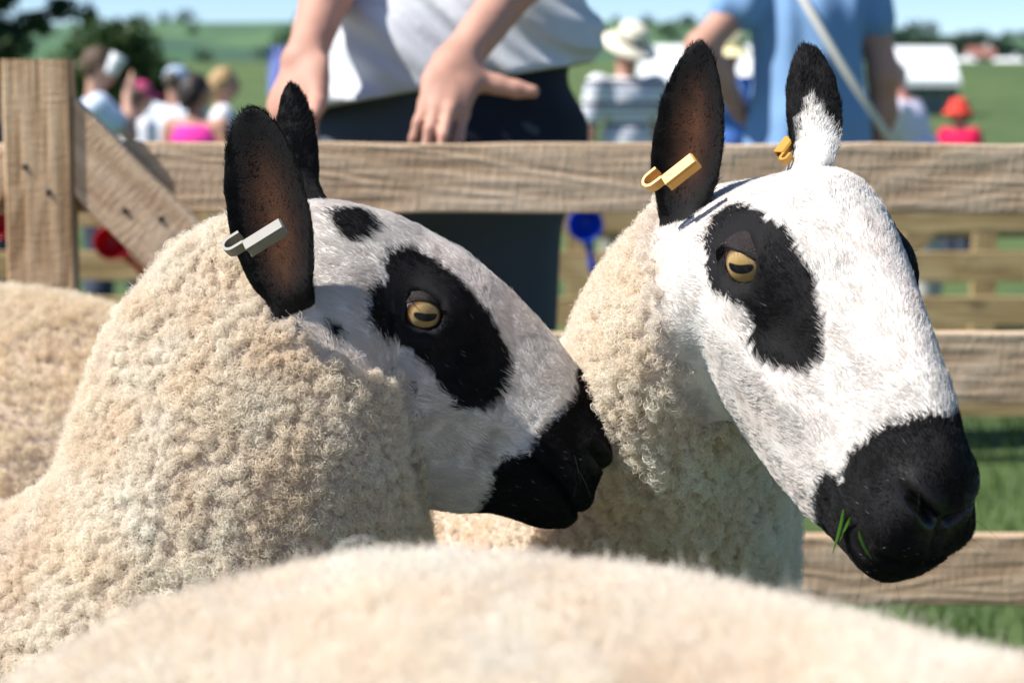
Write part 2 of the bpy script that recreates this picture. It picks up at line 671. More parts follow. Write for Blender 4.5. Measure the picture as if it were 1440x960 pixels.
# far wood along the skyline at the right and low scrub on the hill: masses of trees
cs, rs = [], []
for k in range(46):
    px = 1215 + k * 7.0
    top = np.interp(px, (1215, 1260, 1300, 1330, 1370, 1400, 1420, 1445, 1540), (42, 33, 36, 46, 34, 40, 56, 62, 50))
    Y = 330 + rng.random() * 30
    tp = at(px, top + rng.normal(0, 1.2), Y)
    r = 3.2 + rng.random() * 1.8
    cs.append((tp[0], Y, tp[2] - r))
    rs.append(r)
    cs.append((tp[0] + rng.normal(0, 2), Y - 3, tp[2] - r * 2.4))
    rs.append(r)
v, q, c = leaf_cloud(cs, rs, 26000, .62, (.016, .04, .028), (.04, .082, .045), 11)
o = link('woodland', mesh_data('woodland', v, [q], False, c), M_LEAF)
tag(o, 'dark line of trees on the skyline behind the white marquee', 'wood', None, 'stuff')
cs, rs = [], []
for k in range(120):
    Y = 520 + rng.random() * 330
    a = math.radians(-18 + 36 * rng.random())
    x, y = Y * math.sin(a), Y * math.cos(a)
    r = 2 + 4 * rng.random()
    cs.append((x, y, float(hill_z(np.array(x), np.array(y))) + r * .3))
    rs.append(r)
v, q, c = leaf_cloud(cs, rs, 12000, .9, (.02, .05, .028), (.045, .09, .04), 13)
o = link('scrub', mesh_data('scrub', v, [q], False, c), M_LEAF)
tag(o, 'scattered dark scrub and trees over the distant green hillside', 'scrub', None, 'stuff')

# grass near the pens
n = 26000
gx, gy = rng.random(n) * 5.2 - 2.4, 1.6 + rng.random(n) ** 1.2 * 7.5
gz = ground_z(gx, gy)
hh = .035 + .05 * rng.random(n)
ang = rng.random(n) * 6.28
dx, dy = np.cos(ang), np.sin(ang)
ln_ = rng.normal(0, .35, (n, 2)) * hh[:, None]
w_ = .0022 + .0015 * rng.random(n)
base = np.stack([gx, gy, gz - .004], 1)
side = np.stack([dx * w_, dy * w_, 0 * w_], 1)
mid = base + np.stack([ln_[:, 0] * .35, ln_[:, 1] * .35, hh * .6], 1)
tip = base + np.stack([ln_[:, 0], ln_[:, 1], hh], 1)
v = np.stack([base - side, base + side, mid - side * .7, mid + side * .7, tip], 1).reshape(-1, 3)
b0 = np.arange(n)[:, None] * 5
q = np.concatenate([b0 + np.array([[0, 1, 3, 2]])])
t3 = b0 + np.array([[2, 3, 4]])
mxv = rng.random(n)[:, None]
c = np.repeat(np.array([.035, .085, .018]) * (1 - mxv) + np.array([.13, .20, .05]) * mxv, 5, 0)
o = link('grass', mesh_data('grass', v, [q, t3], False, c), M_BLADE)
tag(o, 'short green grass growing round the pens and beyond the hurdles', 'grass', None, 'stuff')

# ------------------------------------------------------------------ marquees, house, banner


def box(c, s, bev=0.0, rot=None):
    """bevelled box as (v, q, t): every edge cut"""
    s = np.array(s, float) / 2
    b = min(bev, s.min() * .9)
    v, q, t = [], [], []
    if b <= 0:
        v = np.array([(x, y, z) for x in (-1, 1) for y in (-1, 1) for z in (-1, 1)]) * s
        q = np.array([(0, 1, 3, 2), (4, 6, 7, 5), (0, 4, 5, 1), (2, 3, 7, 6), (0, 2, 6, 4), (1, 5, 7, 3)])
        t = np.zeros((0, 3), int)
    else:
        idx = {}
        vv = []
        for x in (-1, 1):
            for y in (-1, 1):
                for z in (-1, 1):
                    for ax in range(3):
                        p = np.array([x, y, z]) * (s - b)
                        p[ax] = (x, y, z)[ax] * s[ax]
                        idx[(x, y, z, ax)] = len(vv)
                        vv.append(p)
        v = np.array(vv)
        qq, tt = [], []
        for ax in range(3):
            o1, o2 = [k for k in range(3) if k != ax]
            for sg in (-1, 1):
                f = []
                for (m1, m2) in ((-1, -1), (1, -1), (1, 1), (-1, 1)):
                    cc = [0, 0, 0]
                    cc[ax], cc[o1], cc[o2] = sg, m1, m2
                    f.append(idx[(*cc, ax)])
                qq.append(f)
        for ax in range(3):
            o1, o2 = [k for k in range(3) if k != ax]
            for m1 in (-1, 1):
                for m2 in (-1, 1):
                    f = []
                    for sg, aa in ((-1, o1), (1, o1), (1, o2), (-1, o2)):
                        cc = [0, 0, 0]
                        cc[ax], cc[o1], cc[o2] = sg, m1, m2
                        f.append(idx[(*cc, aa)])
                    qq.append(f)
        for x in (-1, 1):
            for y in (-1, 1):
                for z in (-1, 1):
                    tt.append([idx[(x, y, z, a)] for a in range(3)])

        def fix(fs):
            out = []
            for f in fs:
                p = v[f]
                nn = np.cross(p[1] - p[0], p[2] - p[0])
                out.append(f if nn @ p.mean(0) > 0 else f[::-1])
            return np.array(out)
        q, t = fix(qq), fix(tt)
    if rot is not None:
        v = v @ np.array(rot).T
    return v + np.array(c, float), q, t


def part(name, geo, mat, parent, smooth=False):
    v, q, t = geo
    return link(name, mesh_data(name, v, [f for f in (q, t) if len(f)], smooth), mat, parent)


def marquee(px0, px1, ytop, Y, label, bays):
    a, b_ = at(px0, ytop, Y), at(px1, ytop, Y)
    cx, w, top = (a[0] + b_[0]) / 2, b_[0] - a[0], a[2]
    z0 = float(ground_z(np.array(cx), np.array(Y)))
    root = empty('marquee', (cx, Y, z0), label, 'marquee', 'white marquees on the show field')
    H, D, eave = top - z0, w * .8, (top - z0) * .52
    v = np.array([(-w / 2, -D / 2, eave), (w / 2, -D / 2, eave), (w / 2, D / 2, eave), (-w / 2, D / 2, eave), (-w / 2 + .12, -D * .08, H), (w / 2 - .12, -D * .08, H)])
    part('roof', (v, np.array([(0, 1, 5, 4), (2, 3, 4, 5), (0, 3, 2, 1)]), np.array([(3, 0, 4), (1, 2, 5)])), M_CANVAS, root)
    part('valance', box((0, -D / 2 - .03, eave - .14), (w + .1, .05, .3), .01), M_CANVAS, root)
    part('side_sheet', box((0, D / 2 - .1, eave / 2 - .05), (w - .15, .04, eave - .1)), M_CANVAS_GREY, root)
    for k in range(bays + 1):
        part('pole', box((-w / 2 + .1 + (w - .2) * k / bays, -D / 2 + .06, eave / 2), (.07, .07, eave), .01), M_IRON, root)
    for sx in (-1, 1):
        part('side_sheet', box((sx * (w / 2 - .04), 0, eave / 2 - .03), (.04, D - .3, eave - .1)), M_CANVAS_GREY, root)


marquee(1228, 1341, 66, 82, 'white marquee with grey side sheets beside the dark wood on the skyline', 2)
marquee(898, 1062, 64, 78, 'white marquee showing behind the man in the straw hat', 3)


def house(px, ybase, ytop, Y, w, label, roofm, wallm):
    a, b_ = at(px, ybase, Y), at(px, ytop, Y)
    h = b_[2] - a[2]
    zg = float(ground_z(np.array(a[0]), np.array(Y)))
    root = empty('house', (a[0], Y, min(zg, a[2]) - .5), label, 'house', 'far houses below the wood')
    o = a[2] - (min(zg, a[2]) - .5)
    e = o + h * .55
    part('wall', box((0, 0, e / 2), (w, w * .7, e)), wallm, root)
    W2, D2 = w / 2 + .3, w * .35 + .3
    v = np.array([(-W2, -D2, e), (W2, -D2, e), (W2, D2, e), (-W2, D2, e), (-W2, 0, e + h * .45), (W2, 0, e + h * .45)])
    part('roof', (v, np.array([(0, 1, 5, 4), (2, 3, 4, 5), (0, 3, 2, 1)]), np.array([(3, 0, 4), (1, 2, 5)])), roofm, root)
    part('chimney', box((w * .3, 0, e + h * .45), (.7, .7, 1.2)), wallm, root)
    for k in (-1, 1):
        part('window', box((k * w * .25, -w * .35 - .02, e - h * .25), (1.0, .1, 1.1)), M_GLASS, root)


house(1378, 98, 66, 300, 3.6, 'far house with a red roof against the dark wood', M_ROOF, M_WALL)
house(1352, 99, 82, 290, 3.2, 'small pale building to the left of the red-roofed far house', M_CANVAS, M_CANVAS)
house(1418, 98, 82, 290, 3.6, 'small pale building to the right of the red-roofed far house', M_CANVAS, M_WALL)

bp_ = at(392, 62, 19)
root = empty('banner', (bp_[0], 19, -.2), 'blue banner on a pole behind the left hand of the man in the grey shirt', 'banner')
H_ = bp_[2] + .2
part('pole', tube([(0, 0, 0), (0, 0, H_ * .5), (0, 0, H_)], [.014, .014, .012], 8), M_IRON, root)
gx_ = np.linspace(0, 1, 9)
vv = []
for k, z in enumerate(np.linspace(H_ - .02, H_ - .52, 9)):
    for u in gx_:
        vv.append((-.10 + .25 * u - .03 * k / 8 * math.sin(u * 3), .02 * math.sin(u * 7 + k * .4), z))
vv = np.array(vv)
qq = np.array([(i * 9 + j, i * 9 + j + 1, (i + 1) * 9 + j + 1, (i + 1) * 9 + j) for i in range(8) for j in range(8)])
vb = np.vstack([vv, vv + np.array([0, .006, 0])])
part('cloth', (vb, np.vstack([qq, qq[:, ::-1] + 81]), np.zeros((0, 3), int)), M_BANNER, root, True)

# ------------------------------------------------------------------ hurdles


def board(name, p, q, width, thick, mat, parent, rl, bev=.0025, wob=.0025, face=(0, -1, 0), ends=(0, 0)):
    """sawn board from p to q, its own x axis along the length, z across, y through the thickness; slightly uneven edges.
    ends: shear of each end cut in metres"""
    p, q = np.array(p, float), np.array(q, float)
    ln = np.linalg.norm(q - p)
    ex = (q - p) / ln
    ey = -unit(np.array(face, float) - ex * (np.array(face, float) @ ex))
    ez = np.cross(ex, ey)
    n = max(2, int(ln / .06))
    xs = np.linspace(-ln / 2, ln / 2, n + 1)
    prof = []
    t2, w2 = thick / 2, width / 2
    for (y, z) in ((-t2, -w2 + bev), (-t2, w2 - bev), (-t2 + bev, w2), (t2 - bev, w2), (t2, w2 - bev), (t2, -w2 + bev), (t2 - bev, -w2), (-t2 + bev, -w2)):
        prof.append((y, z))
    prof = np.array(prof)
    sd = rng.random() * 100
    v = []
    for i, x in enumerate(xs):
        t = (x + ln / 2) / ln
        up = wob * vnoise(np.array([[x * 7 + sd, 1, 0]]), 1)[0] + wob * .5 * vnoise(np.array([[x * 30 + sd, 3, 0]]), 1)[0]
        lo = wob * vnoise(np.array([[x * 7 + sd, 9, 0]]), 1)[0]
        for (y, z) in prof:
            zz = z + (up if z > 0 else lo)
            xx = x + (ends[0] * (z / w2) * (1 - t) ** 8 + ends[1] * (z / w2) * t ** 8)
            v.append((xx, y, zz))
    v = np.array(v)
    m = 8
    qd = np.array([(i * m + j, (i + 1) * m + j, (i + 1) * m + (j + 1) % m, i * m + (j + 1) % m) for i in range(n) for j in range(m)])
    c0, c1 = len(v), len(v) + 1
    v = np.vstack([v, v[:m].mean(0), v[n * m:].mean(0)])
    td = np.array([(c0, j, (j + 1) % m) for j in range(m)] + [(c1, n * m + (j + 1) % m, n * m + j) for j in range(m)])
    nn = vnormals(v, qd, td)
    if (nn[:-2] * (v[:-2] * np.array([0, 1, 1]))).sum() < 0:
        qd, td = qd[:, ::-1], td[:, ::-1]
    o = link(name, mesh_data(name, v, [qd, td], False), mat, parent)
    c = (p + q) / 2 - rl
    o.matrix_basis = Matrix(((ex[0], ey[0], ez[0], c[0]), (ex[1], ey[1], ez[1], c[1]), (ex[2], ey[2], ez[2], c[2]), (0, 0, 0, 1)))
    return o


def nail(p, parent, rl, r=.0042):
    v, q, t = tube([(0, .004, 0), (0, -.0004, 0), (0, -.0016, 0), (0, -.0022, 0)], [r, r, r * .8, r * .3], 12)
    o = link('nail', mesh_data('nail', v, [q, t], True), M_IRON, parent)
    o.location = tuple(np.array(p) - rl)


def hurdle(cx, Y, x0, x1, rails, post_top, label, mat, matp, W=.092, brace=True, group='wooden hurdles of the pens'):
    rl = np.array([cx, Y, 0.0])
    root = empty('hurdle', rl, label, 'hurdle', group)
    for (z, w) in rails:
        board('rail', (x0, Y, z), (x1, Y, z + rng.normal(0, .002)), w, .024, mat, root, rl)
    fy = Y - .012 - .018 - .0015
    board('post', (cx, fy, .02), (cx, fy, post_top), .088, .036, matp, root, rl, .003, .0015)
    for x in (x0 + .045, x1 - .045):
        board('post', (x, fy, -.02), (x, fy, post_top), .088, .036, matp, root, rl, .003, .0015)
    if brace:
        for sg in (-1, 1):
            xe = (x1 if sg > 0 else x0) - sg * .10
            top = np.array([cx + sg * .047, fy + .003, post_top - .113])
            run = abs(xe - top[0])
            dirv = unit(np.array([sg * .70, 0, -.714]))
            ln = min(run / .70, (post_top - .25) / .714)
            e = top + dirv * ln
            board('brace', top - dirv * .0, e, W * .98, .030, mat, root, rl, .0025, .002, (0, -1, 0), (-.045 * 1.0 if sg < 0 else -.045, 0))
            for k, (u, s_) in enumerate(((.105, .012), (.145, -.014), (ln - .08, .01), (ln - .1, -.015))):
                p = top + dirv * u + np.array([dirv[2], 0, -dirv[0]]) * s_ * sg
                nail((p[0], fy - .0125, p[2]), root, rl)
    for (z, w) in rails:
        for (dx, dz) in ((-.016, .015), (.014, -.018)):
            nail((cx + dx, fy - .0185, z + dz), root, rl)
        for x in (x0 + .045, x1 - .045):
            nail((x + .01, fy - .0185, z + .012), root, rl)
            nail((x - .014, fy - .0185, z - .016), root, rl)
    return root


HY = 2.65
hurdle(-.618, HY, -2.05, 1.02, [(.907, .0925), (.653, .095), (.376, .0955), (.135, .095)], 1.061,
       'weathered wooden hurdle right behind the sheep with a central post and two slanting braces', M_WOOD, M_WOOD_POST)
hurdle(.62, 5.7, -.72, 2.0, [(.685, .085), (.545, .085), (.415, .08), (.15, .08)], .80, 'yellowish far hurdle seen behind the face of the sheep with grass in its mouth', M_WOOD_FAR, M_WOOD_FAR)
hurdle(-2.2, 5.75, -3.6, -.80, [(.70, .085), (.545, .085), (.415, .08), (.15, .08)], .80, 'far hurdle seen past the wooden post at the left with a red scoop on it', M_WOOD_FAR, M_WOOD_FAR)


hurdle(1.75, 7.4, .2, 3.4, [(.70, .09), (.56, .09), (.40, .09), (.16, .09)], .84, 'farthest hurdle in the second row of pens beyond the right sheep', M_WOOD_FAR, M_WOOD_FAR)


def scoop(p, tilt, mat, label, yaw=0.0):
    """plastic feed scoop: hollow bowl, rim and a tapering handle"""
    root = empty('feed_scoop', p, label, 'scoop', 'plastic scoops hung on the far hurdles')
    root.rotation_euler = (0.15, tilt, yaw)
    prof = [(.0, -.048), (.018, -.046), (.034, -.034), (.044, -.014), (.048, .008), (.0505, .012), (.0505, .016), (.0465, .017), (.0445, .008), (.040, -.012), (.030, -.030), (.015, -.041), (.0, -.042)]
    n = 28
    v = np.array([(r * math.cos(6.2832 * j / n), z, r * math.sin(6.2832 * j / n)) for (r, z) in prof for j in range(n)])
    q = np.array([(i * n + j, (i + 1) * n + j, (i + 1) * n + (j + 1) % n, i * n + (j + 1) % n) for i in range(len(prof) - 1) for j in range(n)])
    v[:, 1] *= -1
    part('bowl', (v, q, np.zeros((0, 3), int)), mat, root, True)
    part('handle', tube([(0, .0, -.044), (0, .002, -.06), (0, .006, -.09), (0, .008, -.125), (0, .006, -.145), (0, .004, -.15)], [.021, .013, .0095, .0105, .011, .004], 12), mat, root, True)


scoop(at(157, 340, 5.66), -.75, M_RED, 'red plastic scoop hanging right of the wooden post')
scoop(at(-8, 312, 5.66), .2, M_RED, 'red plastic scoop at the far left, mostly cut off by the edge of the photo')
scoop(at(823, 314, 5.61), -.18, M_BLUE, 'blue plastic scoop below the top rail between the man and the sheep')

# ------------------------------------------------------------------ people: bodies and clothes as smooth blended volumes


def surface_net(F, o, h):
    """quads of the zero level of a sampled field"""
    nx, ny, nz = F.shape
    neg = F < 0
    cnt = np.zeros((nx - 1, ny - 1, nz - 1), np.int8)
    for a in (0, 1):
        for b in (0, 1):
            for c in (0, 1):
                cnt += neg[a:nx - 1 + a, b:ny - 1 + b, c:nz - 1 + c]
    act = (cnt > 0) & (cnt < 8)
    ci = np.argwhere(act)
    idm = np.full(act.shape, -1, np.int64)
    idm[act] = np.arange(len(ci))
    acc = np.zeros((len(ci), 3))
    num = np.zeros(len(ci))
    corners = [(a, b, c) for a in (0, 1) for b in (0, 1) for c in (0, 1)]
    for p in corners:
        for ax in range(3):
            if p[ax]:
                continue
            q = list(p)
            q[ax] = 1
            f0 = F[ci[:, 0] + p[0], ci[:, 1] + p[1], ci[:, 2] + p[2]]
            f1 = F[ci[:, 0] + q[0], ci[:, 1] + q[1], ci[:, 2] + q[2]]
            m = (f0 < 0) != (f1 < 0)
            t = np.where(m, f0 / np.where(m, f0 - f1, 1), 0)
            pt = np.tile(np.array(p, float), (len(ci), 1))
            pt[:, ax] += t
            acc[m] += pt[m]
            num[m] += 1
    v = (ci + acc / np.maximum(num, 1)[:, None]) * h + o
    quads = []
    for ax in range(3):
        sl0 = [slice(None)] * 3
        sl1 = [slice(None)] * 3
        sl0[ax] = slice(0, -1)
        sl1[ax] = slice(1, None)
        ch = neg[tuple(sl0)] != neg[tuple(sl1)]
        e = np.argwhere(ch)
        o1, o2 = [(1, 2), (2, 0), (0, 1)][ax]
        ok = (e[:, o1] > 0) & (e[:, o2] > 0) & (e[:, o1] < F.shape[o1] - 1) & (e[:, o2] < F.shape[o2] - 1)
        e = e[ok]

        def cell(d1, d2):
            k = e.copy()
            k[:, o1] -= d1
            k[:, o2] -= d2
            return idm[k[:, 0], k[:, 1], k[:, 2]]
        q = np.stack([cell(1, 1), cell(0, 1), cell(0, 0), cell(1, 0)], 1)
        fl = ~neg[e[:, 0], e[:, 1], e[:, 2]]
        q[fl] = q[fl][:, ::-1]
        quads.append(q)
    q = np.vstack(quads)
    q = q[(q >= 0).all(1)]
    return v, q


def sdf_mesh(prims, h, k=.02, cuts=(), warp=None):
    """prims: ('c', a, b, ra, rb) tapered limb | ('e', centre, radii, axes or None); blended with radius k (per prim if a 6th/5th value)"""
    lo, hi = np.full(3, 1e9), np.full(3, -1e9)
    for p in prims:
        if p[0] == 'c':
            for a, r in ((p[1], p[3]), (p[2], p[4])):
                lo, hi = np.minimum(lo, np.array(a) - r), np.maximum(hi, np.array(a) + r)
        else:
            r = max(p[2])
            lo, hi = np.minimum(lo, np.array(p[1]) - r), np.maximum(hi, np.array(p[1]) + r)
    lo, hi = lo - 3 * h - .02, hi + 3 * h + .02
    n = np.ceil((hi - lo) / h).astype(int) + 1
    F = np.full(n, 1.0, np.float32)
    ax = [lo[i] + h * np.arange(n[i]) for i in range(3)]
    for p in prims:
        if p[0] == 'c':
            a, b = np.array(p[1], float), np.array(p[2], float)
            ra, rb = p[3], p[4]
            kk = p[5] if len(p) > 5 else k
            l0, l1 = np.minimum(a - ra, b - rb), np.maximum(a + ra, b + rb)
        else:
            c, r = np.array(p[1], float), np.array(p[2], float)
            kk = p[4] if len(p) > 4 else k
            l0, l1 = c - r.max(), c + r.max()
        i0 = np.clip(np.floor((l0 - lo - kk - 2 * h) / h).astype(int), 0, n - 1)
        i1 = np.clip(np.ceil((l1 - lo + kk + 2 * h) / h).astype(int) + 1, 1, n)
        X, Y, Z = np.meshgrid(*[ax[i][i0[i]:i1[i]] for i in range(3)], indexing='ij')
        if p[0] == 'c':
            d = b - a
            L2 = d @ d + 1e-12
            t = np.clip(((X - a[0]) * d[0] + (Y - a[1]) * d[1] + (Z - a[2]) * d[2]) / L2, 0, 1)
            g = np.sqrt((X - a[0] - t * d[0]) ** 2 + (Y - a[1] - t * d[1]) ** 2 + (Z - a[2] - t * d[2]) ** 2) - (ra + (rb - ra) * t)
        else:
            x, y, z = X - c[0], Y - c[1], Z - c[2]
            if len(p) > 3 and p[3] is not None:
                A = np.array(p[3], float)
                x, y, z = [x * A[i][0] + y * A[i][1] + z * A[i][2] for i in range(3)]
            q1 = np.sqrt((x / r[0]) ** 2 + (y / r[1]) ** 2 + (z / r[2]) ** 2)
            q2 = np.sqrt((x / r[0] ** 2) ** 2 + (y / r[1] ** 2) ** 2 + (z / r[2] ** 2) ** 2) + 1e-9
            g = q1 * (q1 - 1) / q2
        S = F[i0[0]:i1[0], i0[1]:i1[1], i0[2]:i1[2]]
        hh = np.clip(.5 + .5 * (S - g) / kk, 0, 1)
        F[i0[0]:i1[0], i0[1]:i1[1], i0[2]:i1[2]] = S * (1 - hh) + g * hh - kk * hh * (1 - hh)
    if warp is not None or cuts:
        X, Y, Z = np.meshgrid(*ax, indexing='ij')
        if warp is not None:
            m = np.abs(F) < .05
            F[m] += warp(np.stack([X[m], Y[m], Z[m]], -1)).astype(np.float32)
        for (nrm, d) in cuts:
            F = np.maximum(F, (X * nrm[0] + Y * nrm[1] + Z * nrm[2] - d).astype(np.float32))
    return surface_net(F, lo, h)


def rotz(a):
    c, s_ = math.cos(a), math.sin(a)
    return np.array([[c, -s_, 0], [s_, c, 0], [0, 0, 1.0]])


def fingers(w, d, up, side, L, spread=.0, bend=.35, thumb=True, thumb_side=1, thumb_dir=None):
    """hand prims: w wrist, d pointing direction, up the back of the hand, side towards the thumb"""
    d, up, side = unit(d), unit(up), unit(side)
    pr = []
    kn = w + d * L * .48
    pr.append(('e', w + d * L * .25, (L * .27, L * .22, L * .085), [d, side, up], L * .06))
    for j, (o, l) in enumerate(((.155, .46), (.055, .51), (-.05, .48), (-.15, .38))):
        a = kn + side * (o * L) - up * 0.006 * abs(j - 1.2) - d * (L * .03 * abs(j - 1))
        d1 = unit(d + side * o * (.5 + spread) - up * bend * .55)
        b_ = a + d1 * l * L * .45
        d2 = unit(d1 - up * bend)
        c = b_ + d2 * l * L * .32
        d3 = unit(d2 - up * bend * .9)
        e = c + d3 * l * L * .23
        r = L * .047 * (1 if j < 3 else .88)
        pr += [('c', w + d * L * .2 + side * (o * .7 * L), a, r * 1.15, r * 1.1, .006), ('c', a, b_, r * 1.08, r * .95, .004), ('c', b_, c, r * .97, r * .86, .003), ('c', c, e, r * .86, r * .7, .003)]
    tl = 1.0
    td = unit(thumb_dir) if thumb_dir is not None else unit(d * .65 + side * .75 - up * .15)
    a = w + d * L * .10 + side * L * .13
    b_ = a + unit(td * .9 + side * .2) * L * .22
    c = b_ + td * L * .16
    e = c + unit(td + up * .12) * L * .13
    pr += [('c', a, b_, L * .098, L * .076, .012), ('c', b_, c, L * .074, L * .068, .004), ('c', c, e, L * .068, L * .054, .003)]
    return pr


M_SKIN = mat_attr('skin', .58, .3, 0, .25, 320, .14)
CLOTH = {}


def cloth(col, rough=.85):
    if col not in CLOTH:
        CLOTH[col] = mat_plain('cloth_%d' % len(CLOTH), col, rough, .07, 14, .25, 260, spec=.2)
    return CLOTH[col]


M_HAIRS = {}


def hairmat(col):
    if col not in M_HAIRS:
        M_HAIRS[col] = mat_plain('hair_%d' % len(M_HAIRS), col, .55, .35, 60, .6, 160)
    return M_HAIRS[col]


def mat_stripes():
    m, t, b = nt('striped_knit')
    L = t.links.new
    tc = t.nodes.new('ShaderNodeTexCoord')
    sp = t.nodes.new('ShaderNodeSeparateXYZ')
    L(tc.outputs['Object'], sp.inputs[0])
    mm = t.nodes.new('ShaderNodeMath')
    mm.operation = 'MODULO'
    mm.inputs[1].default_value = .125
    L(sp.outputs[2], mm.inputs[0])
    dv = t.nodes.new('ShaderNodeMath')
    dv.operation = 'DIVIDE'
    dv.inputs[1].default_value = .125
    L(mm.outputs[0], dv.inputs[0])
    r = t.nodes.new('ShaderNodeValToRGB')
    r.color_ramp.interpolation = 'CONSTANT'
    e = r.color_ramp.elements
    e[0].position, e[0].color = 0, (.78, .79, .80, 1)
    e[1].position, e[1].color = .18, (.15, .20, .36, 1)
    for p, c in ((.26, (.78, .79, .80, 1)), (.40, (.18, .23, .40, 1)), (.47, (.80, .80, .80, 1)), (.62, (.02, .02, .085, 1)), (.84, (.80, .80, .80, 1))):
        k = e.new(p)
        k.color = c
    L(dv.outputs[0], r.inputs[0])
    L(r.outputs[0], b.inputs['Base Color'])
    setp(b, Roughness=.85)
    return m


M_STRIPES = mat_stripes()
M_STRAW = mat_plain('straw_hat', (.80, .74, .58), .8, .08, 90, .5, 300)


def person(label, pos, yaw, H, skin=(.50, .28, .20), hair=(.06, .035, .02), hairlen=.0, top=(.6, .6, .6), topmat=None, sleeve=.5, bottom=(.05, .06, .09), hem=.52, bottom_len=1.0, hat=None, hatcol=(.8, .8, .8),
           arms=None, lean=0.0, leandir=0.0, headyaw=0.0, headpitch=0.0, h=.014, wide=1.0, hands=True, neckline=.845, group='visitors at the show', strap=None, tank=False, dress=False, warp=None, shoes=(.05, .045, .04)):
    """a person standing at pos (feet), facing local +y before yaw; arms: {side: (elbow, wrist, finger direction)} in units of H, side -1 = the person's left"""
    s = H
    W = wide
    root = empty('person', pos, label, 'person', group)
    Rz = rotz(yaw)
    hip = np.array([0, 0, .515])
    ca, sa = math.cos(lean), math.sin(lean)

    def up(p):
        """bend the upper body about the hips, towards the facing direction turned by leandir"""
        p = np.array(p, float) - hip
        q = rotz(-leandir) @ p
        q = np.array([q[0], q[1] * ca + q[2] * sa, q[2] * ca - q[1] * sa])
        return rotz(leandir) @ q + hip
    sh = {k: up((k * .112 * W, 0, .798)) for k in (-1, 1)}
    neck, chest, waist = up((0, -.005, .845)), up((0, .004, .735)), up((0, 0, .615))
    hc = up((0, .012, .928))
    Rh = rotz(headyaw) @ np.array([[1, 0, 0], [0, math.cos(headpitch), math.sin(headpitch)], [0, -math.sin(headpitch), math.cos(headpitch)]])
    hd = lambda x, y, z: hc + Rh @ np.array([x, y, z])
    hx = [Rh[:, 0], Rh[:, 1], Rh[:, 2]]
    arms = arms or {}
    aj = {}
    for k in (-1, 1):
        if k in arms:
            el, wr, fd = [np.array(a, float) for a in arms[k]]
        else:
            el = sh[k] + np.array([k * .03, -.015, -.175])
            wr = el + np.array([k * .005, .03, -.145])
            fd = np.array([0, .15, -1.0])
        aj[k] = (el, wr, fd)
    P = []
    P += [('e', np.array([0, 0, .505]), (.098 * W, .068, .06)), ('c', np.array([0, 0, .53]), waist, .070 * W, .066 * W), ('e', up((0, 0, .60)), (.082 * W, .058, .09)), ('e', chest, (.098 * W, .064, .085)),
          ('c', up((-.082 * W, 0, .788)), up((.082 * W, 0, .788)), .034, .034), ('c', up((0, -.004, .79)), hd(0, -.012, -.03), .036, .030)]
    P += [('e', hc, (.044, .054, .062), hx, .01), ('e', hd(0, .018, -.028), (.034, .036, .036), hx, .01), ('c', hd(0, .050, .008), hd(0, .062, -.012), .006, .0095, .006), ('e', hd(0, .046, .016), (.026, .012, .006), hx, .006),
          ('e', hd(.044, -.004, -.004), (.006, .012, .018), hx, .004), ('e', hd(-.044, -.004, -.004), (.006, .012, .018), hx, .004), ('c', hd(-.012, .051, -.030), hd(.012, .051, -.030), .0055, .0055, .006)]
    AR = []
    for k in (-1, 1):
        el, wr, fd = aj[k]
        AR += [('c', sh[k], el, .031, .025), ('c', el, el * .6 + wr * .4, .0255, .0245), ('c', el * .6 + wr * .4, wr, .0245, .0155)]
        if hands:
            th = np.array([0, 1.0, 0]) if abs(unit(fd)[1]) < .8 else np.array([-k, 0, .3])
            bk = unit(np.cross(fd, th)) * (1 if np.cross(fd, th) @ np.array([k, 0, 0]) > 0 else -1)
            hp = fingers(wr, fd, bk, np.cross(bk, fd) * (1 if np.cross(bk, fd) @ th > 0 else -1), .108)
            AR += hp
    P += AR
    LG = []
    for k in (-1, 1):
        LG += [('c', np.array([k * .05 * W, 0, .50]), np.array([k * .056, .006, .275]), .056 * W, .035), ('c', np.array([k * .056, .004, .275]), np.array([k * .057, -.008, .18]), .034, .033), ('c', np.array([k * .057, -.008, .18]), np.array([k * .058, -.006, .045]), .033, .021),
               ('c', np.array([k * .058, -.012, .026]), np.array([k * .064, .085, .016]), .026, .016)]
    P += LG

    def sc(pr, infl=0.0):
        out = []
        for p in pr:
            if p[0] == 'c':
                out.append(('c', Rz @ np.array(p[1]) * s, Rz @ np.array(p[2]) * s, p[3] * s + infl, p[4] * s + infl, *([p[5] * s] if len(p) > 5 else [.02 * s])))
            else:
                A = np.array(p[3]) if len(p) > 3 and p[3] is not None else np.eye(3)
                out.append(('e', Rz @ np.array(p[1]) * s, np.array(p[2]) * s + infl, A @ Rz.T, (p[4] if len(p) > 4 else .025) * s))
        return out

    def cut(nrm, pt):
        n = Rz @ unit(nrm)
        return (n, float(n @ (Rz @ np.array(pt) * s)))
    v, q = sdf_mesh(sc(P), h, .02 * s)
    # skin with lips and a little red on nose, cheeks, knuckles
    c = np.tile(np.array(skin), (len(v), 1))
    lip = Rz @ hd(0, .055, -.030) * s
    d2 = ((v - lip) ** 2).sum(1)
    c = c + (np.array([.42, .12, .10]) - c) * (gauss(d2, .014 * s / 1.0) * .8)[:, None]
    nose = Rz @ hd(0, .062, -.008) * s
    c = c + (np.array([.58, .24, .17]) - c) * (gauss(((v - nose) ** 2).sum(1), .03 * s) * .5)[:, None]
    c = c * (1 + .05 * vnoise(v * 40, 3))[:, None]
    link('body', mesh_data('body', v, [q], True, c), M_SKIN, root)
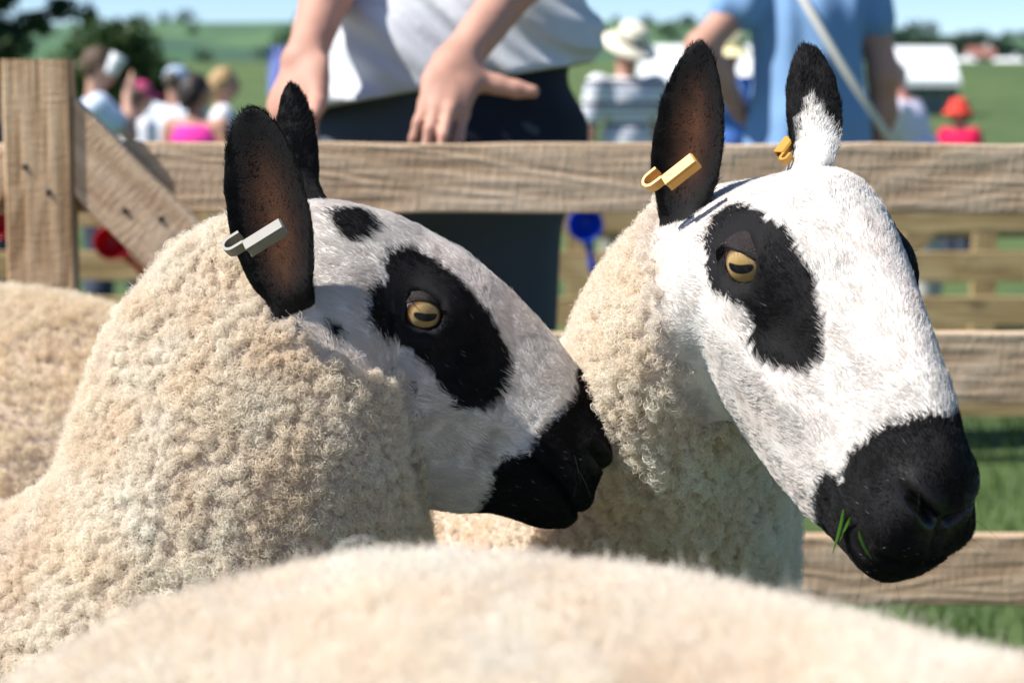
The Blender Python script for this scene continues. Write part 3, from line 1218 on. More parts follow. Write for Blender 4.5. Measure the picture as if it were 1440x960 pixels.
    for k in (-1, 1):
        e = Rz @ hd(k * .0185, .0475, .006) * s
        ve, qe = sdf_mesh([('e', e, np.array([.0085, .0075, .0065]) * s, None, .001)], .0035 * max(1, s / 1.7), .001)
        link('eye', mesh_data('eye', ve, [qe]), cloth((.03, .025, .03), .2), root)
    # top
    upv = np.array(up((0, 0, 1.5))) - np.array(up((0, 0, .5)))
    TP = [p for p in P[:5]]
    for k in (-1, 1):
        el = aj[k][0]
        if not tank:
            if sleeve > 1:
                wr = aj[k][1]
                TP += [('c', sh[k], el, .034, .029), ('c', el, el + (wr - el) * (sleeve - 1), .029, .024)]
            else:
                TP += [('c', sh[k], sh[k] + (el - sh[k]) * sleeve, .036, .034)]
        else:
            TP += [('c', up((k * .055, 0, .80)), up((k * .06, 0, .835)), .026, .016)]
    cuts = [cut(upv, up((0, 0, neckline))), cut(-upv, up((0, 0, hem))) if hem > .52 else cut((0, 0, -1), (0, 0, hem))]
    if tank:
        TP = [p for i, p in enumerate(TP) if i != 4]
    if dress:
        TP += [('c', np.array([0, 0, .56]), np.array([0, .005, .33]), .100 * W, .125 * W), ('c', up((0, 0, .74)), np.array([0, 0, .54]), .088 * W, .100 * W)]
    v, q = sdf_mesh(sc(TP, .013), h, .03 * s, cuts, warp)
    link('dress' if dress else 'shirt', mesh_data('shirt', v, [q]), topmat or cloth(top), root)
    # trousers
    if not dress:
        BP = [p for p in P[:1]] + [('c', np.array([0, 0, .53]), waist, .072 * W, .066 * W)]
        for p in LG:
            if p[1][2] > .1:
                BP.append(p)
        v, q = sdf_mesh(sc(BP, .016), h, .03 * s, [cut((0, 0, 1), (0, 0, .585)), cut((0, 0, -1), (0, 0, .5 - .44 * bottom_len))], warp)
        link('trousers', mesh_data('trousers', v, [q]), cloth(bottom), root)
    v, q = sdf_mesh(sc([p for i, p in enumerate(LG) if i % 4 == 3], .007), max(h, .01), .01, [cut((0, 0, -1), (0, 0, .0))])
    link('shoes', mesh_data('shoes', v, [q]), cloth(shoes), root)
    # hair
    HP = [('e', hd(0, -.008, .012), (.050, .056, .060), hx, .01)]
    if hairlen:
        HP += [('c', hd(0, -.035, .0), hd(0, -.045, -hairlen), .040, .030, .02), ('e', hd(0, -.03, -.02), (.050, .04, .05), hx, .02)]
    fwd = Rh[:, 1]
    hcuts = [cut(fwd + Rh[:, 2] * -.9, hd(0, .030, .022)), cut(-Rh[:, 2], hd(0, 0, -.045 - hairlen))]
    v, q = sdf_mesh(sc(HP), h * .8, .01, hcuts, lambda p: .006 * vnoise(p * 60, 2))
    link('hair', mesh_data('hair', v, [q]), hairmat(hair), root)
    Rw = Rz @ Rh
    hw = Rz @ hc * s

    def rev(prof, n=28, ell=(1, 1)):
        vv = np.array([(r * math.cos(6.2832 * j / n) * ell[0], r * math.sin(6.2832 * j / n) * ell[1], z) for (r, z) in prof for j in range(n)])
        qq = np.array([(i * n + j, i * n + (j + 1) % n, (i + 1) * n + (j + 1) % n, (i + 1) * n + j) for i in range(len(prof) - 1) for j in range(n)])
        return vv * s @ Rw.T + hw, qq
    if hat == 'brim':
        v, q = rev([(.103, .008), (.105, .013), (.095, .022), (.062, .030), (.056, .040), (.054, .062), (.050, .086), (.034, .096), (.0, .094)], ell=(.95, 1.08))
        ho = link('hat', mesh_data('hat', v, [q]), M_STRAW if hatcol is None else cloth(hatcol), root)
        v, q = rev([(.0572, .030), (.0585, .034), (.0570, .050), (.0555, .052)], ell=(.95, 1.08))
        link('hat_band', mesh_data('hat_band', v, [q]), cloth((.05, .045, .05)), ho)
    elif hat == 'cap':
        v, q = rev([(.054, .006), (.056, .012), (.055, .030), (.048, .052), (.030, .068), (.0, .074)], ell=(.95, 1.08))
        ho = link('cap', mesh_data('cap', v, [q]), cloth(hatcol), root)
        aa = np.linspace(-1.05, 1.05, 15)
        vv, m = [], len(aa)
        for (r0, z) in ((.052, .014), (.075, .013), (.098, .004)):
            for a in aa:
                rr_ = .052 + (r0 - .052) * math.cos(a * 1.35) ** .6 if r0 > .052 else .052
                vv.append((rr_ * math.sin(a) * .95, rr_ * math.cos(a) * 1.08, z - .010 * abs(math.sin(a))))
        vv = np.array(vv)
        vb = np.vstack([vv, vv - np.array([0, 0, .003])]) * s @ Rw.T + hw
        qq = np.array([(i * m + j, i * m + j + 1, (i + 1) * m + j + 1, (i + 1) * m + j) for i in range(2) for j in range(m - 1)])
        link('peak', mesh_data('peak', vb, [np.vstack([qq, qq[:, ::-1] + 3 * m])]), cloth(hatcol), ho)
    elif hat == 'sun':
        v, q = rev([(.086, -.012), (.088, -.008), (.072, .006), (.056, .018), (.055, .036), (.047, .058), (.028, .072), (.0, .076)], ell=(.95, 1.08))
        link('sun_hat', mesh_data('sun_hat', v, [q]), cloth(hatcol), root)
    if strap:
        pts, col, wd = strap
        pts = [Rz @ np.array(p, float) * s for p in pts]
        T = np.linspace(0, 1, 24)
        pp = np.array([sum(math.comb(len(pts) - 1, k) * t ** k * (1 - t) ** (len(pts) - 1 - k) * pts[k] for k in range(len(pts))) for t in T])
        v, q, t = tube(pp, np.full(24, wd), 8)
        link('strap', mesh_data('strap', v, [q, t]), cloth(col), root)
    return root


def stand(px, Y):
    x = (px - 720) / FPX * Y
    return (x, Y, float(ground_z(np.array(x), np.array(float(Y)))))


def face_dir(a):
    """yaw for a person who faces compass angle a, degrees clockwise from the view direction"""
    return -math.radians(a)


# the man against the hurdle, back to the pen, both hands on the top rail
def man_local(px, py, y, base, H):
    return (at(px, py, y) - np.array(base)) / H


MB = (-.095, 3.12, 0.0)
MH = 1.80
m_el_r, m_wr_r = man_local(790, -105, 2.98, MB, MH), man_local(640, 92, 2.80, MB, MH)
m_el_l, m_wr_l = man_local(478, -70, 3.0, MB, MH), man_local(428, 88, 2.83, MB, MH)


def shirt_folds(p):
    x, y, z = p[:, 0], p[:, 1], p[:, 2]
    u = z + .30 * x + .06 * np.sin(x * 9) + .03 * vnoise(p * 5, 17)
    f = np.sin(u * 135 + 3.0 * vnoise(p * 7, 12)) * (.35 + .4 * vnoise(p * 6, 16)) + np.sin(u * 62 + 3 * vnoise(p * 4, 15)) * .6
    m = np.clip((1.32 - z) / .3, .15, 1)
    f = np.sign(f) * np.abs(f) ** .7
    return -(.019 * f + .007 * vnoise(p * 12, 13)) * m


def big_man():
    s = MH
    root = empty('person', MB, 'man in a pale grey T-shirt and dark trousers leaning on the hurdle with both hands', 'person')
    sh = {-1: np.array([-.108, .035, .812]), 1: np.array([.112, .035, .812])}
    P = [('e', np.array([0, 0, .512]), (.108, .075, .066)), ('c', np.array([0, .004, .53]), np.array([0, .01, .615]), .078, .074), ('e', np.array([0, .008, .61]), (.101, .068, .09)), ('e', np.array([0, .02, .735]), (.108, .068, .085)),
         ('c', np.array([-.078, .035, .80]), np.array([.078, .035, .80]), .038, .038), ('c', np.array([0, .03, .79]), np.array([0, .045, .88]), .038, .032)]
    hc = np.array([0, .055, .93])
    P += [('e', hc, (.044, .054, .062), None, .01), ('e', hc + [0, .018, -.028], (.034, .036, .036), None, .01), ('c', hc + [0, .05, .008], hc + [0, .062, -.012], .006, .0095, .006),
          ('e', hc + [.044, -.004, -.004], (.006, .012, .018), None, .004), ('e', hc + [-.044, -.004, -.004], (.006, .012, .018), None, .004)]
    A = []
    for k, el, wr in ((1, m_el_r, m_wr_r), (-1, m_el_l, m_wr_l)):
        md = el * .62 + wr * .38
        A += [('c', sh[k], el, .032, .026, .012), ('c', el, md, .0235, .0200, .012), ('c', md, wr, .0200, .0150, .010), ('e', wr, (.0185, .017, .016), None, .008)]
    fr = man_local(612, 190, 2.70, MB, MH) - m_wr_r
    A += fingers(m_wr_r, fr, np.array([.10, -.80, .45]), np.array([.95, .1, -.25]), .100, -.1, .40, thumb_dir=man_local(725, 122, 2.80, MB, MH) - man_local(660, 108, 2.80, MB, MH))
    fl = man_local(392, 205, 2.73, MB, MH) - m_wr_l
    A += fingers(m_wr_l, fl, np.array([-.45, -.75, .45]), np.array([.75, -.35, -.2]), .100, -.1, .5, thumb_dir=man_local(415, 190, 2.70, MB, MH) - m_wr_l)
    LG = []
    for k in (-1, 1):
        LG += [('c', np.array([k * .046 - .012, 0, .50]), np.array([k * .050 - .014, .03, .275]), .058, .040), ('c', np.array([k * .050 - .014, .03, .275]), np.array([k * .06, .015, .18]), .038, .036), ('c', np.array([k * .06, .015, .18]), np.array([k * .06, .01, .045]), .035, .022),
               ('c', np.array([k * .06, .0, .026]), np.array([k * .066, .10, .016]), .026, .016)]

    def sc(pr, infl=0.0):
        out = []
        for p in pr:
            if p[0] == 'c':
                out.append(('c', np.array(p[1]) * s, np.array(p[2]) * s, p[3] * s + infl, p[4] * s + infl, (p[5] if len(p) > 5 else .02) * s))
            else:
                out.append(('e', np.array(p[1]) * s, np.array(p[2]) * s + infl, p[3] if len(p) > 3 else None, (p[4] if len(p) > 4 else .025) * s))
        return out
    v, q = sdf_mesh(sc(P + A + LG), .0042, .02 * s, (), lambda p: .0012 * vnoise(p * 45, 8))
    c = np.tile(np.array([.50, .27, .20]), (len(v), 1))
    n = vnoise(v * 30, 4)[:, None]
    c = c * (1 + .10 * n) + np.array([.05, .0, -.005]) * np.clip(vnoise(v * 16, 6), 0, 1)[:, None]
    link('body', mesh_data('body', v, [q], True, c), M_SKIN, root)
    TP = P[:5] + [('c', sh[k], sh[k] + (el - sh[k]) * .6, .040, .040) for k, el in ((1, m_el_r), (-1, m_el_l))]
    # the shirt hangs loose and is pulled up a little by the right arm
    TP += [('c', np.array([-.03, 0, .60]), np.array([-.045, -.01, .50]), .090, .100), ('c', np.array([.03, 0, .62]), np.array([.04, -.005, .54]), .086, .092)]
    hn = unit(np.array([.17, 0, -1.0]))
    v, q = sdf_mesh(sc(TP, .016), .0065, .035 * s, [(hn, float(hn @ np.array([0, 0, 1.030]))), (np.array([0, 0, 1.0]), .845 * s)], shirt_folds)
    link('shirt', mesh_data('shirt', v, [q]), cloth((.60, .625, .665)), root)
    BP = P[:1] + [('c', np.array([0, 0, .53]), np.array([0, .008, .60]), .086, .092)] + [p for p in LG if p[1][2] > .1]
    v, q = sdf_mesh(sc(BP, .018), .009, .03 * s, [(np.array([0, 0, 1.0]), .60 * s), (np.array([0, 0, -1.0]), -.05 * s)], lambda p: -.006 * vnoise(p * np.array([11, 11, 5]), 19))
    tr = link('trousers', mesh_data('trousers', v, [q]), cloth((.060, .072, .090)), root)
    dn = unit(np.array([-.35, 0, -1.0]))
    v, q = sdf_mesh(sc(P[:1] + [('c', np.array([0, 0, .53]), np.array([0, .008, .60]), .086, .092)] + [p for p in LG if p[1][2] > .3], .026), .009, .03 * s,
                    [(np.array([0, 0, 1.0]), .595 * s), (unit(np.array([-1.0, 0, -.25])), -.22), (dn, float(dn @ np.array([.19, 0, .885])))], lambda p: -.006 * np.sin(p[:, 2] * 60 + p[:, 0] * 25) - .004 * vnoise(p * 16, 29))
    link('hip_shadow', mesh_data('hip_shadow', v, [q]), cloth((.014, .017, .030)), root)  # near-black shell over the right hip, standing in for the torso's shadow
    v, q = sdf_mesh(sc([p for i, p in enumerate(LG) if i % 4 == 3], .008), .010, .01, [(np.array([0, 0, -1.0]), 0.0)])
    link('shoes', mesh_data('shoes', v, [q]), cloth((.06, .045, .035)), root)
    hn2 = unit(np.array([0, 1.0, -.9]))
    v, q = sdf_mesh(sc([('e', hc + [0, -.008, .012], (.050, .056, .060), None, .01)]), .009, .01, [(hn2, float(hn2 @ ((hc + [0, .03, .02]) * s))), (np.array([0, 0, -1.0]), -.885 * s)], lambda p: .004 * vnoise(p * 60, 2))
    link('hair', mesh_data('hair', v, [q]), hairmat((.07, .04, .025)), root)


big_man()

HL = 1.66
person('woman in a blue denim dress with a pale strap and hand on hip', stand(1134, 6.0), face_dir(-12), HL + .06, (.50, .27, .20), (.10, .06, .035), .02, (.19, .33, .55), sleeve=.34, dress=True, hem=.36, neckline=.822, warp=lambda p: -.007 * np.sin(p[:, 0] * 55 + 3 * vnoise(p * 5, 4)) - .004 * vnoise(p * 13, 7), h=.009, wide=.93,
       arms={-1: ((-.205, -.03, .70), (-.105, .045, .585), (.7, .3, -.55)), 1: ((.130, -.02, .655), (.145, .03, .50), (.05, .2, -1))}, strap=([(-.075, -.03, .840), (-.065, -.15, .80), (-.01, -.135, .66), (.06, -.185, .58), (.15, -.10, .49)], (.70, .66, .58), .011))
person('man in a pale straw hat and a navy striped shirt looking down', stand(880, 12.0), face_dir(150), 1.66, (.50, .26, .19), (.3, .28, .26), 0, topmat=M_STRIPES, sleeve=.62, hat='brim', hatcol=None, headpitch=.5, wide=1.12, bottom=(.30, .28, .24), group=None)
person('person in a yellow cap and blue top behind the woman in denim', stand(1020, 10.5), face_dir(165), 1.60, (.36, .19, .13), (.05, .03, .02), 0, (.09, .21, .58), hat='cap', hatcol=(.82, .74, .45), headpitch=.35, group=None)
bd = at(1031, 128, 10.33)
rb = empty('badge', bd, 'round white badge on the blue top behind the woman in the denim dress', 'badge')
v, q, t = tube([(0, .010, 0), (0, .002, 0), (0, -.002, 0), (0, -.003, 0)], [.040, .042, .041, .036], 24)
link('disc', mesh_data('disc', v, [q, t]), M_CUP, rb)
link('pin', mesh_data('pin', *(lambda g: (g[0], [g[1], g[2]]))(tube([(-.02, .012, 0), (0, .013, 0), (.02, .012, 0)], [.0015] * 3, 6))), M_IRON, rb)
person('man in a lilac white shirt bending forwards beside the child in red', stand(1306, 11.5), face_dir(-65), 1.52, (.52, .24, .19), (.35, .3, .27), 0, (.74, .70, .82), sleeve=.55, lean=.36, headpitch=.35, bottom=(.45, .42, .40), wide=1.12,
       arms={-1: ((-.12, .20, .63), (-.08, .28, .51), (0, .3, -1)), 1: ((.13, .18, .62), (.09, .26, .50), (0, .3, -1))}, group=None)
person('child in a red sun hat and crimson top', stand(1346, 14.2), face_dir(-120), 1.28, (.50, .27, .20), (.06, .03, .02), .03, (.58, .01, .07), hat='sun', hatcol=(.80, .07, .05), group=None)
person('boy in a white and blue top drinking from a paper cup', stand(140, 10.0), face_dir(75), 1.47, (.52, .30, .22), (.10, .06, .035), 0, (.62, .72, .88), sleeve=.5, hat=None, wide=1.12,
       arms={1: ((.125, .10, .70), (.045, .100, .835), (-.22, .25, .9))}, group=None)
person('child in a bright pink cap and a white top', stand(197, 12.0), face_dir(60), 1.36, (.50, .27, .20), (.08, .05, .03), .02, (.72, .72, .76), hat='cap', hatcol=(.62, .07, .20), group=None)
person('person in a pale blue cap and grey white shirt behind the girl in pink', stand(250, 13.2), face_dir(30), 1.50, (.50, .27, .20), (.1, .07, .05), 0, (.60, .66, .76), hat='cap', hatcol=(.45, .58, .74), group=None, wide=1.1)
person('girl with dark tied hair in a bright pink vest top', stand(279, 10.4), face_dir(20), 1.36, (.46, .24, .17), (.025, .015, .014), .05, (.85, .05, .38), tank=True, neckline=.80, headyaw=-.5, group=None)
person('blond person in a white shirt beyond the girl in pink', stand(316, 12.4), face_dir(80), 1.46, (.50, .27, .20), (.42, .27, .12), .02, (.80, .80, .84), group=None)
person('dark haired person cut off by the left edge beside the wooden post', stand(-2, 11.5), face_dir(80), 1.36, (.45, .25, .18), (.05, .03, .025), .03, (.16, .12, .13), group=None)
cp = at(161, 92, 9.87)
rc = empty('paper_cup', cp, 'white paper cup held to the mouth of the boy in white and blue', 'cup')
rc.rotation_euler = (0, .5, 0)
v, q, t = tube([(0, 0, -.05), (0, 0, -.02), (0, 0, .02), (0, 0, .05)], [.028, .032, .037, .041], 20)
link('cup', mesh_data('cup', v, [q, t]), M_CUP, rc)
v, q, t = tube([(0, 0, .048), (0, 0, .050), (0, 0, .053)], [.042, .0435, .042], 20)
link('rim', mesh_data('rim', v, [q, t]), M_CUP, rc)

# ------------------------------------------------------------------ sheep
RN = 144                                    # vertices round a ring
TH = 2 * math.pi * np.arange(RN) / RN       # 0 = dorsal, pi/2 = the sheep's left
WT = np.array([0, .25, .5, .75, 1.0])


def ring_pts(C, A, B, W, e=0.8):
    """C centre, A half vector towards the back line, B unit vector to the sheep's left, W half widths from back line to belly line"""
    t = (1 - np.cos(TH)) / 2
    w = np.interp(t, WT, W)
    for _ in range(3):
        w = (np.roll(w, 1) + 2 * w + np.roll(w, -1)) / 4
    y = np.sign(np.sin(TH)) * np.abs(np.sin(TH)) ** e * w
    return C[None] + np.cos(TH)[:, None] * A[None] + y[:, None] * B[None]


# head in its own frame, in head units: x along the nose line, y to the sheep's left, z up; (0,0) = eye level
HEAD = [  # D(u,v)  V(u,v)  half widths  power
    ((337, -34), (338, -48), (5, 7, 8, 7, 5), .8),
    ((333, -8), (342, -78), (18, 27, 32, 28, 18), .8),
    ((326, 12), (341, -102), (27, 40, 47, 44, 26), .8),
    ((314, 28), (333, -120), (31, 49, 57, 53, 32), .8),
    ((294, 43), (312, -136), (34, 57, 64, 58, 36), .8),
    ((262, 57), (278, -148), (37, 61, 67, 60, 36), .8),
    ((225, 70), (240, -158), (39, 62, 68, 60, 34), .8),
    ((176, 84), (185, -172), (42, 64, 74, 66, 34), .8),
    ((120, 94), (120, -184), (48, 74, 86, 74, 36), .8),
    ((74, 99), (60, -192), (56, 88, 97, 82, 40), .8),
    ((20, 103), (0, -200), (66, 106, 108, 90, 44), .8),
    ((-30, 103), (-60, -204), (72, 114, 114, 98, 50), .8),
    ((-79, 97), (-115, -204), (74, 114, 118, 106, 58), .8),
]


def head_rings(S, R, T, jaw=None, lift=None):
    out = []
    for k, (D, V, W, e) in enumerate(HEAD):
        D = np.array([D[0], 0, D[1]], float)
        V = np.array([V[0], 0, V[1]], float)
        if jaw and k in jaw:
            V = np.array([jaw[k][0], 0, jaw[k][1]], float)
        if lift and k in lift:
            D[2] += lift[k]
        C = (D + V) / 2
        A = (D - V) / 2
        P = ring_pts(C, A, np.array([0, 1.0, 0]), np.array(W, float), e)
        out.append(P * S @ R.T + T)
    return out


def spline_rings(rings, step):
    """Catmull-Rom through the control rings, vertex by vertex"""
    K = len(rings)
    R = np.array(rings)
    out, par = [], []
    for k in range(K - 1):
        p0, p1, p2, p3 = R[max(k - 1, 0)], R[k], R[k + 1], R[min(k + 2, K - 1)]
        d = np.linalg.norm(p2 - p1, axis=1).max()
        st = step(k)
        n = max(1, int(round(d / st)))
        for i in range(n):
            t = i / n
            out.append(0.5 * (2 * p1 + (p2 - p0) * t + (2 * p0 - 5 * p1 + 4 * p2 - p3) * t * t + (3 * p1 - p0 - 3 * p2 + p3) * t ** 3))
            par.append(k + t)
    out.append(R[-1])
    par.append(K - 1)
    return np.array(out), np.array(par)


class Body:
    """one continuous quad surface: rings, then limbs grown out of removed patches"""

    def __init__(s, grid, par):
        s.I = len(grid)
        s.v = grid.reshape(-1, 3).copy()
        s.par = np.repeat(par, RN)                         # ring parameter of each vertex
        s.th = np.tile(TH, s.I)
        s.part = np.zeros(len(s.v), int)                   # 0 body, 1.. limbs
        s.q = [(i, j) for i in range(s.I - 1) for j in range(RN)]
        s.hole = set()
        s.extra_q, s.extra_t = [], []
        s.luv = np.zeros((len(s.v), 2))                    # limb coordinates (along, round)

    def idx(s, i, j):
        return i * RN + (j % RN)

    def limb(s, i0, i1, j0, j1, rings, part, blend=3):
        """rings: function (frac_along 0..1, phi array) -> points; list of fracs"""
        loop = [s.idx(i0, j) for j in range(j0, j1)] + [s.idx(i, j1) for i in range(i0, i1)] + \
               [s.idx(i1, j) for j in range(j1, j0, -1)] + [s.idx(i, j0) for i in range(i1, i0, -1)]
        for i in range(i0, i1):
            for j in range(j0, j1):
                s.hole.add((i, j % RN))
        fn, fr, e1, e2 = rings
        P = s.v[loop]
        c = P.mean(0)
        n = len(loop)
        x, y = (P - c) @ e1, (P - c) @ e2
        ang = np.unwrap(np.arctan2(y, x))
        sg = 1 if ang[-1] > ang[0] else -1
        phi = ang[0] + sg * 2 * math.pi * np.arange(n) / n
        phi = 0.5 * phi + 0.5 * ang                        # compromise between even and true spacing
        prev = np.array(loop)
        for k, f in enumerate(fr):
            Q = fn(f, phi)
            if k < blend:
                w = (k + 1) / (blend + 1)
                w = w * w * (3 - 2 * w)
                Q = P * (1 - w) + Q * w
            b = len(s.v)
            s.v = np.vstack([s.v, Q])
            s.par = np.append(s.par, np.full(n, s.par[loop].mean()))
            s.th = np.append(s.th, np.full(n, s.th[loop[n // 2]]))
            s.part = np.append(s.part, np.full(n, part))
            s.luv = np.vstack([s.luv, np.stack([np.full(n, f), phi], 1)])
            cur = np.arange(b, b + n)
            for a in range(n):
                a2 = (a + 1) % n
                s.extra_q.append((prev[a], prev[a2], cur[a2], cur[a]))
            prev = cur
        b = len(s.v)
        s.v = np.vstack([s.v, s.v[prev].mean(0)])
        s.par = np.append(s.par, s.par[prev[0]])
        s.th = np.append(s.th, s.th[prev[0]])
        s.part = np.append(s.part, part)
        s.luv = np.vstack([s.luv, [1.0, 0]])
        for a in range(n):
            s.extra_t.append((prev[a], prev[(a + 1) % n], b))

    def faces(s):
        q = [(s.idx(i, j), s.idx(i, j + 1), s.idx(i + 1, j + 1), s.idx(i + 1, j)) for (i, j) in s.q if (i, j) not in s.hole]
        q = np.array(q + s.extra_q, np.int64)
        # nose and rump caps
        t = list(s.extra_t)
        for i, flip in ((0, 1), (s.I - 1, 0)):
            b = len(s.v)
            s.v = np.vstack([s.v, s.v[i * RN:(i + 1) * RN].mean(0)])
            s.par = np.append(s.par, s.par[i * RN])
            s.th = np.append(s.th, 0)
            s.part = np.append(s.part, 0)
            s.luv = np.vstack([s.luv, [0, 0]])
            for j in range(RN):
                a, c = s.idx(i, j), s.idx(i, j + 1)
                t.append((c, a, b) if flip else (a, c, b))
        s.Q, s.T = q, np.array(t, np.int64)
        # make everything face outwards: the first body quad decides
        n = vnormals(s.v, s.Q, s.T)
        c = s.v[:s.I * RN].reshape(s.I, RN, 3).mean(1)
        o = np.einsum('ij,ij->i', n[:s.I * RN], s.v[:s.I * RN] - np.repeat(c, RN, 0)).sum()
        if o < 0:
            s.Q = s.Q[:, ::-1].copy()
            s.T = s.T[:, ::-1].copy()
        return s

    def relax(s, w, it=6):
        """Laplacian smoothing with a weight per vertex"""
        e = np.vstack([s.Q[:, [0, 1]], s.Q[:, [1, 2]], s.Q[:, [2, 3]], s.Q[:, [3, 0]]])
        deg = np.bincount(e.ravel(), minlength=len(s.v)).astype(float)
        for _ in range(it):
            acc = np.zeros_like(s.v)
            for k in range(3):
                acc[:, k] = np.bincount(e[:, 0], s.v[e[:, 1], k], len(s.v)) + np.bincount(e[:, 1], s.v[e[:, 0], k], len(s.v))
            m = deg > 0
            av = s.v.copy()
            av[m] = acc[m] / deg[m, None]
            s.v += (av - s.v) * w[:, None]


def ear_fn(base, tip, face, hw, bow=0.0, curl=0.35, prof=None):
    """a cupped ear from base to tip, its hollow side turned to `face`; hw half width in metres"""
    ax = tip - base
    Ln = np.linalg.norm(ax)
    ax = ax / Ln
    nrm = unit(face - ax * (face @ ax))
    wid = np.cross(ax, nrm)
    prof = prof or ((0, .05, .15, .3, .5, .7, .85, .95, 1), (.50, .66, .84, .98, 1.0, .90, .66, .40, .09))

    def fn(f, phi):
        h = hw * np.interp(f, prof[0], prof[1])
        c, sn = np.cos(phi), np.sin(phi)
        th = 0.0035 + 0.006 * max(0, .25 - f) / .25
        cup = curl * (1.25 - 0.75 * f)
        y = -cup * h * (1 - np.abs(c) ** 1.7) * 1.0 + th * sn * (1 - .3 * c * c) + cup * h * 0.5
        edge = 1 + 0.012 * np.sin(f * 29 + 1) * np.abs(c)
        return base + ax * (f * Ln) + wid * (c * h * edge)[:, None] + nrm * (y + bow * math.sin(f * math.pi) * Ln)[:, None]
    fr = [.03, .06, .09, .12] + list(np.linspace(.15, .93, 26)) + [.955, .975, .99]
    return fn, fr, wid, nrm


def leg_fn(top, foot, front, fore, R):
    up = np.array([0, 0, 1.0])
    f_ = np.array([front[0], front[1], 0.0])
    l_ = np.cross(up, f_)
    Z = top[2] - foot[2]

    def fn(f, phi):
        # hind leg: knee forwards high, hock backwards low
        off = (0.03 * math.sin(f * math.pi) if fore else 0.06 * math.sin(min(f / .4, 1) * math.pi) - 0.05 * math.sin(max(0, (f - .35) / .65) * math.pi))
        r = R * np.interp(f, (0, .25, .5, .62, .7, .85, .92, .93, 1), (1, .72, .40, .34, .36, .26, .33, .34, .40))
        c = top * (1 - f) + foot * f + f_ * off
        return c + (np.cos(phi) * r * 1.15)[:, None] * f_ + (np.sin(phi) * r * .9)[:, None] * l_
    return fn, list(np.linspace(.06, 1.0, 22)), f_, l_


def head_detail(b, S, R, T, kmax, mouth_side=1.0):
    """brows, sockets, cheek, nostrils, mouth pressed into the head; adds masks"""
    L = (b.v - T) @ R / S                    # head units
    n = vnormals(b.v, b.Q, b.T)
    hd = (b.par < kmax) & (b.part == 0)
    d = np.zeros(len(b.v))
    mk = {}

    def add(c, r, amp, ax=None):
        nonlocal d
        q = (L - np.array(c, float)) / np.array(r, float)
        d += amp * np.exp(-(q * q).sum(1)) * hd

    def seg(pts, r, amp, power=2.0):
        """groove along a polyline"""
        nonlocal d
        best = np.full(len(L), 1e9)
        for p, q in zip(pts[:-1], pts[1:]):
            p, q = np.array(p, float), np.array(q, float)
            t = np.clip(((L - p) @ (q - p)) / ((q - p) @ (q - p)), 0, 1)
            best = np.minimum(best, np.linalg.norm(L - (p + t[:, None] * (q - p)), axis=1))
        g = np.exp(-(best / r) ** power) * hd
        d += amp * g
        return g
    for sy in (-1, 1):
        add((-8, sy * 112, 34), (34, 40, 20), 15)         # brow
        add((30, sy * 100, 30), (26, 30, 18), 5)
        add((6, sy * 110, -34), (40, 40, 18), 5)          # below the eye
        add((66, sy * 92, -22), (28, 30, 24), -10)         # tear pit
        add((100, sy * 82, -62), (70, 40, 18), 9)         # facial crest
        add((-40, sy * 112, -110), (62, 60, 56), 12)       # cheek muscle
        add((215, sy * 70, -52), (48, 30, 30), -8)
        add((130, sy * 76, -8), (60, 40, 22), -5)
        add((150, sy * 60, -120), (80, 60, 26), -6)
        add((302, sy * 40, 16), (26, 22, 20), 6)          # nostril wing
        seg([(330, sy * 26, -2), (314, sy * 46, 8), (298, sy * 56, 10)], 13, 8)
        g = seg([(338, sy * 12, -22), (328, sy * 29, -8), (314, sy * 46, -1), (300, sy * 54, 3)], 7.5, -21, 3)
        mk['nostril'] = np.maximum(mk.get('nostril', 0), g)
        mo = [(349, sy * 2, -82), (343, sy * 20, -88), (331, sy * 45, -81), (308, sy * 60, -72), (276, sy * 67, -64), (246, sy * 68, -63)]
        seg([(p[0], p[1], p[2] + 22) for p in mo], 18, 7)
        seg([(p[0], p[1], p[2] - 20) for p in mo], 15, 4)
        g = seg(mo, 6.0, -17, 3)
        mk['mouth'] = np.maximum(mk.get('mouth', 0), g)
    add((0, 0, 110), (60, 26, 30), -2)
    seg([(322, 0, 10), (338, 0, -35), (342, 0, -56)], 6, -6)
    b.v += n * (d * S)[:, None]
    return mk


